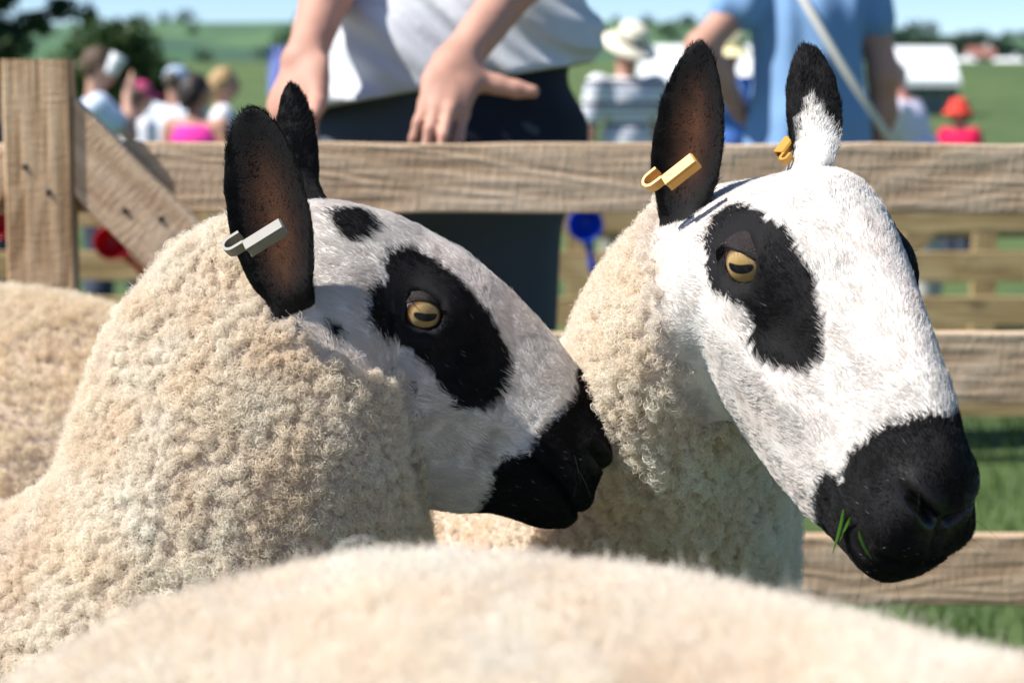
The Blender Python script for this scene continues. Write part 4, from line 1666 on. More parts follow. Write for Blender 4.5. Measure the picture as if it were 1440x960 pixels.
def eye_parts(b, S, R, T, kmax, eyes, root, rl):
    """press an opening into the skin, set the eyeball and its lid ring there"""
    out = []
    for (c2, gaze, aim, size) in eyes:
        # aim: outward axis of the opening, gaze: where the pupil looks (both in the head's frame)
        aim_w, gaze_w = unit(R @ np.array(aim, float)), unit(R @ np.array(gaze, float))
        L = (b.v - T) @ R / S
        m = (b.par < kmax) & (b.part == 0) & (np.sign(L[:, 1]) == np.sign(aim[1]))
        q = np.hypot(L[:, 0] - c2[0], L[:, 2] - c2[1]) + 1e6 * (~m)
        p = b.v[np.argmin(q)]
        Re = 33 * S * size
        ce = p - aim_w * Re * 0.80
        ha = R @ np.array([.91, 0, .42])
        hx = unit(ha - aim_w * (aim_w @ ha))
        hz = np.cross(hx, aim_w)
        if hz @ (R @ np.array([0, 0, 1.0])) < 0:
            hz = -hz
        a_, b_ = 28 * S * size, 22 * S * size
        rel = b.v - ce
        x, z, dd = rel @ hx, rel @ hz, rel @ aim_w
        e2 = np.sqrt((x / (a_ * 1.12)) ** 2 + (z / (b_ * 1.18)) ** 2)
        m = (dd > -Re) & (b.par < kmax) & (b.part == 0)
        inn = m & (e2 < 1)
        b.v[inn] -= aim_w[None] * (Re * 0.75 * np.clip((1 - e2[inn]) * 3, 0, 1))[:, None]
        # eyeball
        nu, nv = 28, 16
        sv = [(1, 0, 0)]
        for k in range(1, nv):
            t = math.pi * k / nv
            for j in range(nu):
                f = 2 * math.pi * j / nu
                sv.append((math.cos(t), math.sin(t) * math.cos(f), math.sin(t) * math.sin(f)))
        sv.append((-1, 0, 0))
        fq = np.array([(1 + (k * nu) + j, 1 + (k + 1) * nu + j, 1 + (k + 1) * nu + (j + 1) % nu, 1 + k * nu + (j + 1) % nu) for k in range(nv - 2) for j in range(nu)])
        ft = np.array([(0, 1 + j, 1 + (j + 1) % nu) for j in range(nu)] + [(len(sv) - 1, 1 + (nv - 2) * nu + (j + 1) % nu, 1 + (nv - 2) * nu + j) for j in range(nu)])
        me = mesh_data('eye', np.array(sv), [fq, ft])
        eo = link('eye', me, M_EYE, root)
        ex = gaze_w
        ez = unit(hz * 0.35 + UPV - ex * (ex @ (hz * 0.35 + UPV)))
        ey = np.cross(ez, ex)
        mw = Matrix(((ex[0] * Re, ey[0] * Re, ez[0] * Re, ce[0] - rl[0]), (ex[1] * Re, ey[1] * Re, ez[1] * Re, ce[1] - rl[1]), (ex[2] * Re, ey[2] * Re, ez[2] * Re, ce[2] - rl[2]), (0, 0, 0, 1)))
        eo.matrix_basis = mw
        # lids: almond loop on the ball, rolled outwards into the skin
        n = 72
        ph = 2 * math.pi * np.arange(n) / n
        cx, cz = np.cos(ph), np.sin(ph)
        ax_ = a_ * cx * (1 + 0.10 * (cx > .8) * (cx - .8) / .2)
        az_ = np.where(cz > 0, b_ * 0.70, b_ * 0.96) * np.sign(cz) * np.abs(cz) ** 1.15
        vs = []
        near = np.where(m & (e2 > 1.02) & (e2 < 2.6))[0]
        nx, nz, nd = x[near], z[near], dd[near]
        for q_, lift, sk in ((-.03, .0, 0), (0, .03, 0), (.10, .085, 0), (.28, .075, 0), (.55, .055, .1), (.82, .045, .6), (1.0, -.05, 1)):
            X = ax_ * (1 + min(q_, 0)) * (1 - max(q_, 0)) + 38 * S * size * cx * max(q_, 0)
            Z = az_ * (1 + min(q_, 0)) * (1 - max(q_, 0)) + np.where(cz > 0, 34, 32) * S * size * cz * max(q_, 0)
            sc_ = 1 + q_
            wd = 1 / ((X[:, None] - nx) ** 2 + (Z[:, None] - nz) ** 2 + (0.0012) ** 2) ** 2
            skin = (wd * nd).sum(1) / wd.sum(1)
            base = np.sqrt(np.clip(Re ** 2 - np.minimum(X ** 2 + Z ** 2, (Re * .985) ** 2), 0, None))
            base = np.maximum(base, Re * 0.33)
            wr = 1 + 0.012 * np.sin(ph * 9 + sc_ * 30)
            ball = np.where(X ** 2 + Z ** 2 < Re ** 2, np.sqrt(np.clip(Re ** 2 - X ** 2 - Z ** 2, 0, None)), -1)
            hh = np.maximum(base * (1 - sk) + skin * sk + lift * Re, np.where(sk < 1, ball + .03 * Re, -1)) * wr
            vs.append(ce + X[:, None] * hx + Z[:, None] * hz + hh[:, None] * aim_w)
        vs = np.vstack(vs)
        fq = np.array([(k * n + j, k * n + (j + 1) % n, (k + 1) * n + (j + 1) % n, (k + 1) * n + j) for k in range(6) for j in range(n)])
        link('eyelid', mesh_data('eyelid', vs - rl, fq), M_LID, root)
        out.append((ce, aim_w, hx, hz, a_, b_))
    return out


def sheep_body(sp):
    """geometry only: returns the Body and the masks"""
    S, R, T = sp['S'], sp['R'], sp['T']
    rings = head_rings(S, R, T, sp.get('jaw'), sp.get('lift'))
    kh = len(rings) - 1                                     # parameter where the neck starts
    rings = rings + sp['neck']
    fine = sp.get('fine', 0.0024)

    def step(k):
        return fine if k < kh else (0.005 if k < kh + sp.get('n_neck', 5) else 0.018)
    grid, par = spline_rings(rings, step)
    b = Body(grid, par)
    parn = 1
    sp['ears_geo'] = []
    for e in sp.get('ears', []):
        G = b.v[:b.I * RN]
        root_pt = e['root']
        m = np.linalg.norm(G - root_pt, axis=1) + 1e3 * (np.sign(np.sin(b.th[:b.I * RN])) != e['side'])
        k = int(np.argmin(m))
        i, j = divmod(k, RN)
        fn, fr, wid, nrm = ear_fn(e['base'], e['tip'], e['face'], e['hw'], e.get('bow', 0), e.get('curl', .35), e.get('prof'))
        b.limb(i - e.get('ni', 7), i + e.get('ni', 7), j - e.get('nj', 3), j + e.get('nj', 3), (fn, fr, wid, nrm), parn, blend=5)
        sp['ears_geo'].append((e, wid, nrm, parn))
        parn += 1
    for (i_par, jf, foot, fore, rr) in sp.get('legs', []):
        i = int(np.argmin(np.abs(par - i_par)))
        j = int(jf * RN)
        c = b.v[b.idx(i, j)]
        top = c + np.array([0, 0, .02])
        fn, fr, a1, a2 = leg_fn(top, np.array(foot, float), sp['front'], fore, rr)
        b.limb(i - 3, i + 3, j - 9, j + 9, (fn, fr, a1, a2), 20 + parn, blend=4)
        parn += 1
    b.faces()
    w = np.zeros(len(b.v))
    for e, *_ in sp['ears_geo']:
        d = np.linalg.norm(b.v - e['root'], axis=1)
        w = np.maximum(w, 0.7 * np.exp(-(d / .022) ** 2))
    b.relax(w, 8)
    ww = np.clip(1 - np.abs(b.par - (kh + 0.3)) / 1.7, 0, 1) * (b.part == 0)
    b.relax(np.minimum(1, ww * 1.6), 60)
    mk = head_detail(b, S, R, T, kh + .8)
    return b, mk, kh


# the sheep that faces right, seen from its right side
c39, s39 = math.cos(math.radians(39)), math.sin(math.radians(39))
XR = np.array([1.0, 0, 0])
R_L = np.stack([c39 * XR - s39 * UPV, FWD, s39 * XR + c39 * UPV], 1)
T_L = at(600, 440, 1.5)


def px_ring(D, V, depth, half, W=None, lean=(0, 1, 0)):
    D, V = at(*D, depth), at(*V, depth)
    W = np.array(W if W else (.55, .92, 1.0, .92, .55)) * half
    return ring_pts((D + V) / 2, (D - V) / 2, unit(np.array(lean, float)), W, .8)


SHEEP_L = dict(
    S=1 / 1867, R=R_L, T=T_L, front=(1, 0), n_neck=9,
    eyes=[((0, 0), (.36, -.93, .0), (.16, -.97, .12), 1.0), ((0, 0), (.36, .93, .0), (.16, .97, .12), 1.0)],
    jaw={5: (272, -150), 6: (246, -163), 7: (212, -190), 8: (172, -214), 9: (150, -232), 10: (136, -250), 11: (120, -268), 12: (110, -290)},
    neck=[px_ring((545, 290), (590, 760), 1.5, .078), px_ring((480, 284), (600, 800), 1.5, .098), px_ring((400, 286), (600, 840), 1.5, .112),
          px_ring((322, 318), (592, 890), 1.5, .122), px_ring((248, 362), (575, 960), 1.5, .130), px_ring((175, 458), (550, 1030), 1.5, .140),
          px_ring((126, 566), (500, 1100), 1.5, .150), px_ring((78, 678), (430, 1200), 1.5, .165), px_ring((-34, 740), (330, 1330), 1.5, .185),
          px_ring((-220, 745), (60, 1440), 1.5, .215), px_ring((-520, 740), (-380, 1500), 1.5, .235), px_ring((-900, 735), (-850, 1500), 1.5, .235),
          px_ring((-1200, 740), (-1260, 1450), 1.5, .21), px_ring((-1400, 800), (-1500, 1330), 1.5, .15), px_ring((-1490, 950), (-1540, 1180), 1.5, .06)],
    ears=[dict(root=at(408, 400, 1.42), base=at(412, 452, 1.405), tip=at(352, 150, 1.40), face=np.array([-.30, -.93, .1]), hw=.0315, side=-1, curl=.42, dark=.017, ni=4,
               prof=((0, .05, .12, .22, .36, .5, .65, .8, .9, .96, 1), (.42, .50, .62, .80, .97, 1.0, .96, .80, .58, .36, .08))),
          dict(root=at(432, 300, 1.56), base=at(424, 288, 1.57), tip=at(409, 119, 1.585), face=np.array([.25, .96, .0]), hw=.0175, side=1, curl=.25)],
)

# the sheep that looks past the camera to the right
R_R = np.array([[0.293, 0.907, 0.304], [-0.681, 0.42, -0.600], [-0.671, -0.031, 0.740]])
_u, _s, _v = np.linalg.svd(R_R)
R_R = _u @ _v
k_r = 1.35 / 1.2453
T_R = np.array([0, 0, CAM_H]) + (np.array([0.19753, 1.24528, 0.89731]) - np.array([0, 0, 1.0])) * k_r


def px_ring2(D, V, dd, dv, half, lean, W=None):
    D, V = at(*D, dd), at(*V, dv)
    return ring_pts((D + V) / 2, (D - V) / 2, unit(np.array(lean, float)), np.array(W if W else (.55, .92, 1.0, .92, .55)) * half, .8)


def ring3(C, A, B, half, W=None):
    return ring_pts(np.array(C, float), np.array(A, float), unit(np.array(B, float)), np.array(W if W else (.55, .92, 1.0, .92, .55)) * half, .8)


SHEEP_R = dict(
    S=k_r / 1800, R=R_R, T=T_R, front=(1, 0), n_neck=7,
    eyes=[((-18, -4), (.52, -.83, .06), (.36, -.92, .10), 1.0), ((-10, 0), (.52, .83, .06), (.36, .92, .10), 1.0)],
    jaw={1: (340, -92), 2: (338, -116), 3: (328, -140), 4: (304, -160), 5: (270, -172), 6: (236, -186), 7: (195, -206), 8: (146, -224), 9: (106, -234), 10: (72, -241), 11: (42, -247), 12: (16, -254)},
    neck=[px_ring2((1085, 246), (985, 600), 1.45, 1.42, .082, (.9, .43, 0)), px_ring2((1010, 262), (985, 650), 1.51, 1.46, .087, (.88, .47, 0)),
          px_ring2((950, 300), (1000, 715), 1.58, 1.51, .095, (.86, .50, 0)),
          px_ring2((906, 350), (1030, 780), 1.65, 1.56, .102, (.84, .55, 0)), px_ring2((864, 425), (1050, 850), 1.71, 1.61, .110, (.8, .6, 0)),
          px_ring2((815, 530), (1070, 950), 1.77, 1.65, .128, (.65, .76, 0)), px_ring2((700, 650), (980, 1130), 1.82, 1.72, .160, (.4, .92, 0)),
          ring3(at(500, 1045, 1.86), (-.02, 0, .23), (0, 1, 0), .195), ring3(at(150, 1070, 1.86), (0, 0, .245), (0, 1, 0), .205),
          ring3(at(-250, 1070, 1.86), (0, 0, .245), (0, 1, 0), .205), ring3(at(-560, 1055, 1.86), (.01, 0, .22), (0, 1, 0), .19),
          ring3(at(-720, 1035, 1.86), (.03, 0, .15), (0, 1, 0), .13), ring3(at(-790, 1030, 1.86), (.02, 0, .06), (0, 1, 0), .05)],
    ears=[dict(root=at(955, 285, 1.46), base=at(958, 305, 1.455), tip=at(985, 58, 1.44), face=np.array([-.30, -.93, .05]), hw=.0265, side=-1, curl=.42, dark=.013, ni=5,
               prof=((0, .05, .12, .22, .34, .5, .65, .8, .9, .96, 1), (.50, .62, .78, .93, 1.0, .97, .88, .68, .46, .28, .07))),
          dict(root=at(1145, 250, 1.47), base=at(1148, 235, 1.475), tip=at(1133, 63, 1.50), face=np.array([.55, .83, .0]), hw=.0225, side=1, curl=.35, white=.56)],
)


# --- markings, in (ring parameter, angle) coordinates of each animal's own skin
MARK_L = dict(
    patches=[[(12.87, 5.6), (12.31, 5.7), (11.48, 5.71), (10.68, 5.65), (9.8, 5.57), (8.86, 5.47), (8.14, 5.38), (7.74, 5.26), (7.5, 5.04), (7.51, 4.87), (7.88, 4.73), (8.66, 4.68),
              (9.62, 4.74), (10.41, 4.83), (11.34, 4.89), (12.99, 4.97), (13.5, 5.08), (13.62, 5.21), (13.37, 5.31), (12.87, 5.4)],
             [(14.24, 6.01), (13.67, 6.09), (13.3, 6.12), (12.87, 5.88), (13.19, 5.69), (13.77, 5.64), (14.07, 5.7)],
             [(14.62, 5.16), (14.4, 5.16), (14.28, 5.12), (14.5, 5.04), (14.73, 5.05)], [(10.74, 4.64), (10.72, 4.69), (10.6, 4.69), (10.6, 4.63)]],
    muz=[(0, 6.35), (3.14, 6.35), (3.96, 6.3), (4.22, 6.7), (4.43, 6.6), (4.57, 5.98), (4.88, 6.02), (5.21, 5.82), (5.56, 5.6), (6.0, 6.11), (6.3, 6.15)],
    wool=[(0, 15.6), (1.0, 15.3), (1.09, 15.3), (1.24, 15.0), (1.43, 13.9), (1.71, 11.23), (1.87, 10.17), (2.16, 9.12), (2.77, 8.1), (3.2, 8.0)])
MARK_R = dict(
    shift=.26,
    patches=[[(12.67, 5.59), (12.79, 5.44), (12.43, 5.13), (12.06, 4.9), (11.62, 4.81), (10.26, 4.95), (9.89, 4.95), (9.67, 4.82), (9.17, 4.78), (8.45, 4.86), (7.96, 4.96), (7.88, 5.13),
              (8.12, 5.26), (8.88, 5.39), (9.34, 5.45), (10.34, 5.51), (10.89, 5.51), (11.54, 5.44), (12.21, 5.49)]],
    muz=[(0, 5.0), (3.14, 6.5), (4.07, 6.43), (4.35, 6.36), (4.57, 6.13), (4.61, 5.65), (4.78, 5.56), (4.93, 5.79), (5.1, 5.72), (5.4, 5.63), (5.74, 5.33), (6.17, 5.07), (6.3, 5.0)],
    wool=[(0, 14.6), (0.7, 14.3), (1.0, 13.7), (1.30, 13.0), (1.60, 12.62), (2.16, 12.43), (3.2, 12.9)])
BLACK = np.array([0.0075, 0.007, 0.0078])
WHITE = np.array([0.71, 0.68, 0.645])


def coat_at(sp, mk, par, th, part, luv, P, jit=0.0):
    """colour, wool weight (0..1) of points of the skin"""
    n = len(par)
    nz = vnoise(P * 260, 3) * 0.5 + vnoise(P * 600, 4) * 0.5
    ths = np.where(th < math.pi, 2 * math.pi - th - mk.get('shift', 0) * (par > 7.2), th)        # both sides carry the mirrored pattern
    pj = par + nz * 0.10 + (rng.normal(0, .075, n) if jit else 0)
    tj = ths + vnoise(P * 260, 9) * 0.025 + (rng.normal(0, .016, n) if jit else 0)
    blk = np.zeros(n, bool)
    for po in mk['patches']:
        blk |= in_poly(np.stack([pj, tj], 1), po)
    mz = np.array(mk['muz'])
    o = np.argsort(mz[:, 0])
    blk |= pj < np.interp(tj, mz[o, 0], mz[o, 1])
    a = np.minimum(th, 2 * math.pi - th)
    wl = np.array(mk['wool'])
    wb = np.interp(a, wl[:, 0], wl[:, 1])
    wool = np.clip((par - wb + nz * .3) / 0.5 + .5, 0, 1)
    blk &= part == 0
    wool = np.where(blk, 0, wool)
    for (e, *_x) in sp['ears_geo']:
        if e.get('dark'):
            dd = np.linalg.norm(P - e['root'], axis=1) + nz * .006 + (rng.normal(0, .0018, n) if jit else 0)
            m = (dd < e['dark']) & (part == 0)
            blk |= m
            wool = np.where(m, 0, wool)
    col = np.where(blk[:, None], BLACK, WHITE)
    pk = np.clip(.35 + .9 * vnoise(P * 34, 23), 0, 1) * (par > 6.5) * .75
    col = np.where(blk[:, None], col, col * (1 - pk[:, None] * np.array([.0, .055, .07])))
    # faint grey-brown skin flecks on the cheeks
    fl = np.clip((vnoise(P * 75, 21) - 0.52) * 4, 0, 1) * (par > 6.5) * 0.28
    col = np.where(blk[:, None], col, col * (1 - fl[:, None] * np.array([.55, .62, .68])))
    wc = sp.get('wool_col', np.array([.945, .885, .80]))
    dirt = 0.5 + 0.5 * vnoise(P * 40, 31)
    blotch = np.clip(.5 + .9 * vnoise(P * 13, 33), 0, 1)
    wcol = wc * (1 - (0.14 * dirt + .05 * blotch)[:, None] * np.array([.42, .84, 1.4]))
    col = col * (1 - wool[:, None]) + wcol * wool[:, None]
    # ears
    for (e, wid, nrm, pn) in sp['ears_geo']:
        m = part == pn
        if not m.any():
            continue
        f, phi = luv[m, 0], luv[m, 1]
        c = np.tile(BLACK, (m.sum(), 1))
        inner = np.sin(phi) > 0.05
        br = np.exp(-(np.cos(phi) / .42) ** 2) * np.clip((f - .12) / .2, 0, 1) * np.clip((.86 - f) / .3, 0, 1)
        br = br * (0.75 + 0.35 * vnoise(P[m] * 220, 5)) * inner
        c = c + br[:, None] * np.array([.11, .042, .018])
        if e.get('white'):
            wv = (~inner) & (f + 0.40 * np.abs(np.cos(phi) + .10) + nz[m] * .05 < e['white'])
            c[wv] = WHITE
        col[m] = c
    legs = part >= 20
    col[legs] = WHITE * .9
    wool = np.where(part > 0, 0, wool)
    return col, wool, blk


def sample_skin(b, n, mask_fn=None):
    """random points on the skin, area weighted, with interpolated coordinates"""
    V = b.v
    tri = np.vstack([b.Q[:, [0, 1, 2]], b.Q[:, [0, 2, 3]], b.T])
    cr = np.cross(V[tri[:, 1]] - V[tri[:, 0]], V[tri[:, 2]] - V[tri[:, 0]])
    ar = np.linalg.norm(cr, axis=1) / 2
    N = vnormals(V, b.Q, b.T)
    w = ar.copy()
    if mask_fn is not None:
        w = w * mask_fn(V[tri].mean(1), unit(N[tri].mean(1)), b.par[tri].mean(1), b.part[tri].min(1))
    cs = np.cumsum(w)
    k = np.searchsorted(cs, rng.random(n) * cs[-1])
    u, v = rng.random(n), rng.random(n)
    f = u + v > 1
    u[f], v[f] = 1 - u[f], 1 - v[f]
    bc = np.stack([1 - u - v, u, v], 1)
    t = tri[k]
    P = np.einsum('ij,ijk->ik', bc, V[t])
    Nn = unit(np.einsum('ij,ijk->ik', bc, N[t]))
    par = np.einsum('ij,ij->i', bc, b.par[t])
    th = b.th[t].copy()
    wr = th.max(1) - th.min(1) > 3
    th[wr] = np.where(th[wr] < 3, th[wr] + 2 * math.pi, th[wr])
    th = np.einsum('ij,ij->i', bc, th) % (2 * math.pi)
    part = b.part[t].max(1)
    ph = b.luv[t]
    luv = np.stack([np.einsum('ij,ij->i', bc, ph[:, :, 0]), ph[:, 0, 1]], 1)
    return dict(P=P, N=Nn, par=par, th=th, part=part, luv=luv, area=w.sum())


def strands(name, pts, rad, col, mat, parent, rl, kind=None):
    """pts (n,k,3), rad (n,k), col (n,3) -> one hair object"""
    n, k, _ = pts.shape
    cu = bpy.data.hair_curves.new(name)
    cu.add_curves([k] * n)
    cu.attributes['position'].data.foreach_set('vector', (pts - np.asarray(rl)).astype(np.float32).ravel())
    r = cu.attributes.get('radius') or cu.attributes.new('radius', 'FLOAT', 'POINT')
    r.data.foreach_set('value', rad.astype(np.float32).ravel())
    a = cu.attributes.new('coat', 'FLOAT_COLOR', 'CURVE')
    c = np.ones((n, 4), np.float32)
    c[:, :3] = col
    a.data.foreach_set('color', c.ravel())
    o = link(name, cu, mat, parent)
    if kind:
        o['kind'] = kind
    return o


def in_view(P, N, mx=200, dot=-0.35):
    w = P - np.array([0, 0, CAM_H])
    d = w @ FWD
    d = np.where(d < 0.05, 0.05, d)
    x, y = 720 + FPX * w[:, 0] / d, 480 - FPX * (w @ UPV) / d
    f = -(w / (np.linalg.norm(w, axis=1, keepdims=True))).__mul__(N).sum(1)
    return ((x > -mx) & (x < 1440 + mx) & (y > -mx) & (y < 960 + mx) & (d > .1) & (f > dot)).astype(float)


def any_perp(N):
    r = unit(rng.normal(size=N.shape))
    return unit(r - N * (r * N).sum(1, keepdims=True))


def nose_wet(L):
    """0..1: the bare damp skin round nostrils and lips (head units)"""
    d = np.full(len(L), 1e9)
    for sy in (-1, 1):
        pts = np.array([(339, sy * 6, -30), (336, sy * 18, -18), (328, sy * 30, -8), (316, sy * 46, -4)], float)
        for p in pts:
            d = np.minimum(d, ((L - p) ** 2).sum(1))
    return np.clip(np.exp(-d / 22 ** 2) * 1.2, 0, 1)


def short_hair(sp, mk, b, kh, n, root, rl, eyes, length=.0072):
    s = sample_skin(b, n, lambda P, N, par, part: in_view(P, N, 60) * (par < kh + 4.5) * np.where(part == 0, 1, np.where(part < 20, 1.3, 0)))
    P, N = s['P'], s['N']
    col, wool, blk = coat_at(sp, mk, s['par'], s['th'], s['part'], s['luv'], P, 1.0)
    keep = (wool < 0.9)
    for (e, wid, nrm, pn) in sp['ears_geo']:
        keep &= ~((s['part'] == pn) & (np.sin(s['luv'][:, 1]) > .1) & (np.abs(np.cos(s['luv'][:, 1])) < .88) & (rng.random(n) < .93))
    for (ce, aim, hx, hz, a_, b_) in eyes:
        rel = P - ce
        e2 = np.sqrt(((rel @ hx) / (a_ * 1.16)) ** 2 + ((rel @ hz) / (b_ * 1.24)) ** 2)
        keep &= ~((e2 < 1) & (rel @ aim > -0.005))
    R, T, S = sp['R'], sp['T'], sp['S']
    L = (P - T) @ R / S
    back = np.tile(R @ np.array([-1.0, 0, -.12]), (len(P), 1))
    # hair of the ears grows towards the tip
    for (e, wid, nrm, pn) in sp['ears_geo']:
        back[s['part'] == pn] = unit(e['tip'] - e['base'])
    sw = np.stack([vnoise(P * 55, 40), vnoise(P * 55, 41), vnoise(P * 55, 42)], 1) * 0.55
    fl = back + sw + rng.normal(0, .16, P.shape)
    fl = unit(fl - N * (fl * N).sum(1, keepdims=True))
    clump = vnoise(P * 170, 44)
    lift = 0.235 + 0.08 * clump + rng.normal(0, .06, len(P))
    ln = length * (0.7 + 0.6 * rng.random(len(P))) * (1 + .15 * clump)
    muz = np.clip((s['par'] - 1.5) / 4, 0.58, 1)
    ln *= np.where(s['part'] == 0, muz, 0.75)
    ln *= np.where(blk, 0.85, 1.0)
    lift = lift + .16 * (s['par'] < 6.2) * (s['part'] == 0)
    ln = ln * (1 + 0.8 * np.clip(wool, 0, 1))
    keep &= rng.random(n) > nose_wet(L) ** 1.5 * .9
    near_eye = np.ones(len(P))
    for (ce, *_r) in eyes:
        d = np.linalg.norm(P - ce, axis=1)
        near_eye = np.minimum(near_eye, np.clip((d - .012) / .03, .35, 1))
    ln *= near_eye
    tt = np.linspace(0, 1, 4)
    pts = P[:, None] + fl[:, None] * (ln[:, None] * tt)[:, :, None] + N[:, None] * ((ln * lift)[:, None] * (tt * (1.25 - .6 * tt)))[:, :, None] - N[:, None] * .0006
    rad = np.outer(np.where(blk, .00013, .00013), np.array([1, .9, .65, .15]))
    c = col * (1 + rng.normal(0, .05, (len(P), 1)))
    stray = blk & (rng.random(len(P)) < .0025)
    c[stray] = WHITE * .55
    return strands('face_hair', pts[keep], rad[keep], np.clip(c[keep], .004, .95), M_HAIR, root, rl)


def lashes(sp, b, kh, eyes, root, rl):
    """eyelashes of the upper lids and a few whiskers on lips and chin"""
    pts, rad, col = [], [], []
    T = np.linspace(0, 1, 6)
    for (ce, aim, hx, hz, a_, b_) in eyes:
        for k in range(46):
            f = math.pi * (.06 + .88 * rng.random())
            p = ce + hx * a_ * math.cos(f) * 1.02 + hz * b_ * .78 * math.sin(f) + aim * (a_ * .88)
            d = unit(aim * .9 + hx * (math.cos(f) * .5 + rng.normal(0, .12)) - hz * (.15 + .2 * rng.random()))
            L = .006 + .006 * rng.random()
            pts.append(p + d * (L * T)[:, None] + (hz * (.5 * L))[None] * (T ** 2)[:, None])
            rad.append(np.linspace(.00014, .00004, 6))
            col.append((.012, .010, .010))
    s = sample_skin(b, 20, lambda P, N, par, part: in_view(P, N, 60, -.6) * (par < 5.2) * (par > 1.5) * (part == 0))
    for P, N in zip(s['P'], s['N']):
        d = unit(N + sp['R'] @ np.array([.3, 0, -.5]) + .4 * rng.normal(size=3))
        L = .009 + .018 * rng.random()
        g = np.array([0, 0, -.3 * L])
        pts.append(P + d * (L * T)[:, None] + g[None] * (T ** 2)[:, None])
        rad.append(np.linspace(.00011, .00003, 6))
        w = False
        col.append((.35, .33, .30) if w else (.02, .018, .018))
    strands('eyelashes', np.array(pts), np.array(rad), np.array(col), M_HAIR, root, rl)


def wool_strands(sp, mk, b, n, root, rl, bead=.62, lock=.0078, length=.0125, rad=.00014, dens=None, name='fleece', outside=False):
    """locks of wool: domes of curled fibres, with looser fibres between them"""
    from mathutils.kdtree import KDTree
    fn = (lambda P, N, par, part: (1 - in_view(P, N, 170, -2)) * (part == 0) * (par > 12) * (P[:, 2] > .35)) if outside else (lambda P, N, par, part: in_view(P, N) * (part == 0) * (1 if dens is None else dens(P)))
    s = sample_skin(b, n, fn)
    col, wool, blk = coat_at(sp, mk, s['par'], s['th'], s['part'], s['luv'], s['P'], 0)
    keep = wool > (0.35 + .3 * rng.random(n))
    P, N, col = s['P'][keep], s['N'][keep], col[keep]
    n = len(P)
    nl = max(20, int(s['area'] / (lock * lock * .52)))
    sl = sample_skin(b, nl, fn)
    kd = KDTree(nl)
    for i, p in enumerate(sl['P']):
        kd.insert(p, i)
    kd.balance()
    near = np.array([kd.find(p)[1] for p in P])
    C, CN = sl['P'][near], unit(sl['N'][near] + 0.35 * rng.normal(size=(nl, 3))[near])
    sz = (0.55 + 0.85 * rng.random(nl) ** 1.3)[near] * (1 + .42 * vnoise(C * 30, 50))
    tilt = np.stack([vnoise(C * 18, 51), vnoise(C * 18, 52), vnoise(C * 18, 53)], 1) * .5
    CN = unit(CN + tilt)
    isb = rng.random(n) < bead
    K = 8
    pts = np.zeros((n, K, 3))
    # curled locks
    u = unit(rng.normal(size=(n, 3)))
    dn = (u * CN).sum(1)
    u = np.where((dn < -.15)[:, None], u - 2 * CN * dn[:, None], u)
    w = any_perp(u)
    rho = lock * .56 * sz * (0.78 + .34 * rng.random(n))
    H = lock * (.30 + .38 * sz)
    ctr = C + CN * H[:, None] + rng.normal(0, .0007, (n, 3))
    arc = 0.9 + 1.3 * rng.random(n)
    pts[:, 0] = P * .55 + C * .45 - N * .002
    pts[:, 1] = ctr - CN * (H * .25)[:, None] + u * (rho * .45)[:, None]
    for k in range(2, K):
        t = (k - 2) / (K - 3)
        ph = arc * t
        pts[:, k] = ctr + (u * np.cos(ph)[:, None] + w * np.sin(ph)[:, None]) * (rho * (1 + .10 * math.sin(5 * t)))[:, None]
    # loose fibres
    ln = length * (.6 + .8 * rng.random(n))
    ln = ln * np.where(rng.random(n) < .02, 1.4, 1.0)
    tip = C + CN * (lock * 1.1)[None] if np.ndim(lock) else C + CN * (lock * 1.1)
    dirn = unit(N + .55 * rng.normal(size=(n, 3)) + tilt)
    q1, q2 = any_perp(N), any_perp(N)
    lo = np.zeros((n, K, 3))
    ph0 = rng.random(n) * 6.28
    for k in range(K):
        t = k / (K - 1)
        base = P + dirn * (ln * t)[:, None] - N * .002
        pull = .45 * t
        base = base * (1 - pull) + (tip + dirn * (ln * t * .35)[:, None]) * pull
        cr = .0011 * min(1, t * 3)
        lo[:, k] = base + q1 * (cr * np.sin(ph0 + t * 11))[:, None] + q2 * (cr * np.cos(ph0 * 1.7 + t * 9))[:, None]
    pts[~isb] = lo[~isb]
    rr = np.outer(rad * (.75 + .5 * rng.random(n)), np.linspace(1, .6, K))
    rr[~isb] *= .62
    c = col * (1 + .06 * rng.normal(size=n) + .07 * (sz - 1))[:, None]
    return strands(name, pts, rr, np.clip(c, .02, .93), M_WOOL, root, rl)


def place_skin(sp, mk, b, root, rl, name='body'):
    col, wool, blk = coat_at(sp, mk, b.par, b.th, b.part, b.luv, b.v)
    col = col * (1 - wool[:, None]) + np.array([.60, .49, .41]) * wool[:, None]
    me = mesh_data(name, b.v - rl, [b.Q, b.T], True, col)
    mo = me.attributes.new('moist', 'FLOAT', 'POINT')
    L = (b.v - sp['T']) @ sp['R'] / sp['S']
    w = nose_wet(L) * (b.part == 0)
    mo.data.foreach_set('value', w.astype(np.float32))
    return link(name, me, M_SKIN_SHEEP, root)

#@@BUILD
def build_sheep(sp, mk, label, group, n_face, n_wool, **kw):
    b, masks, kh = sheep_body(sp)
    base = b.v[b.part == 0].mean(0)
    rl = np.array([base[0], base[1], 0.0])
    root = empty('sheep', rl, label, 'sheep', group)
    eyes = eye_parts(b, sp['S'], sp['R'], sp['T'], kh, sp['eyes'], root, rl)
    place_skin(sp, mk, b, root, rl)
    if n_face:
        short_hair(sp, mk, b, kh, n_face, root, rl, eyes)
        lashes(sp, b, kh, eyes, root, rl)
    wool_strands(sp, mk, b, n_wool, root, rl, **kw)
    wool_strands(sp, mk, b, 26000, root, rl, bead=.75, lock=.022, length=.03, rad=.0009, outside=True)
    return root, rl, b


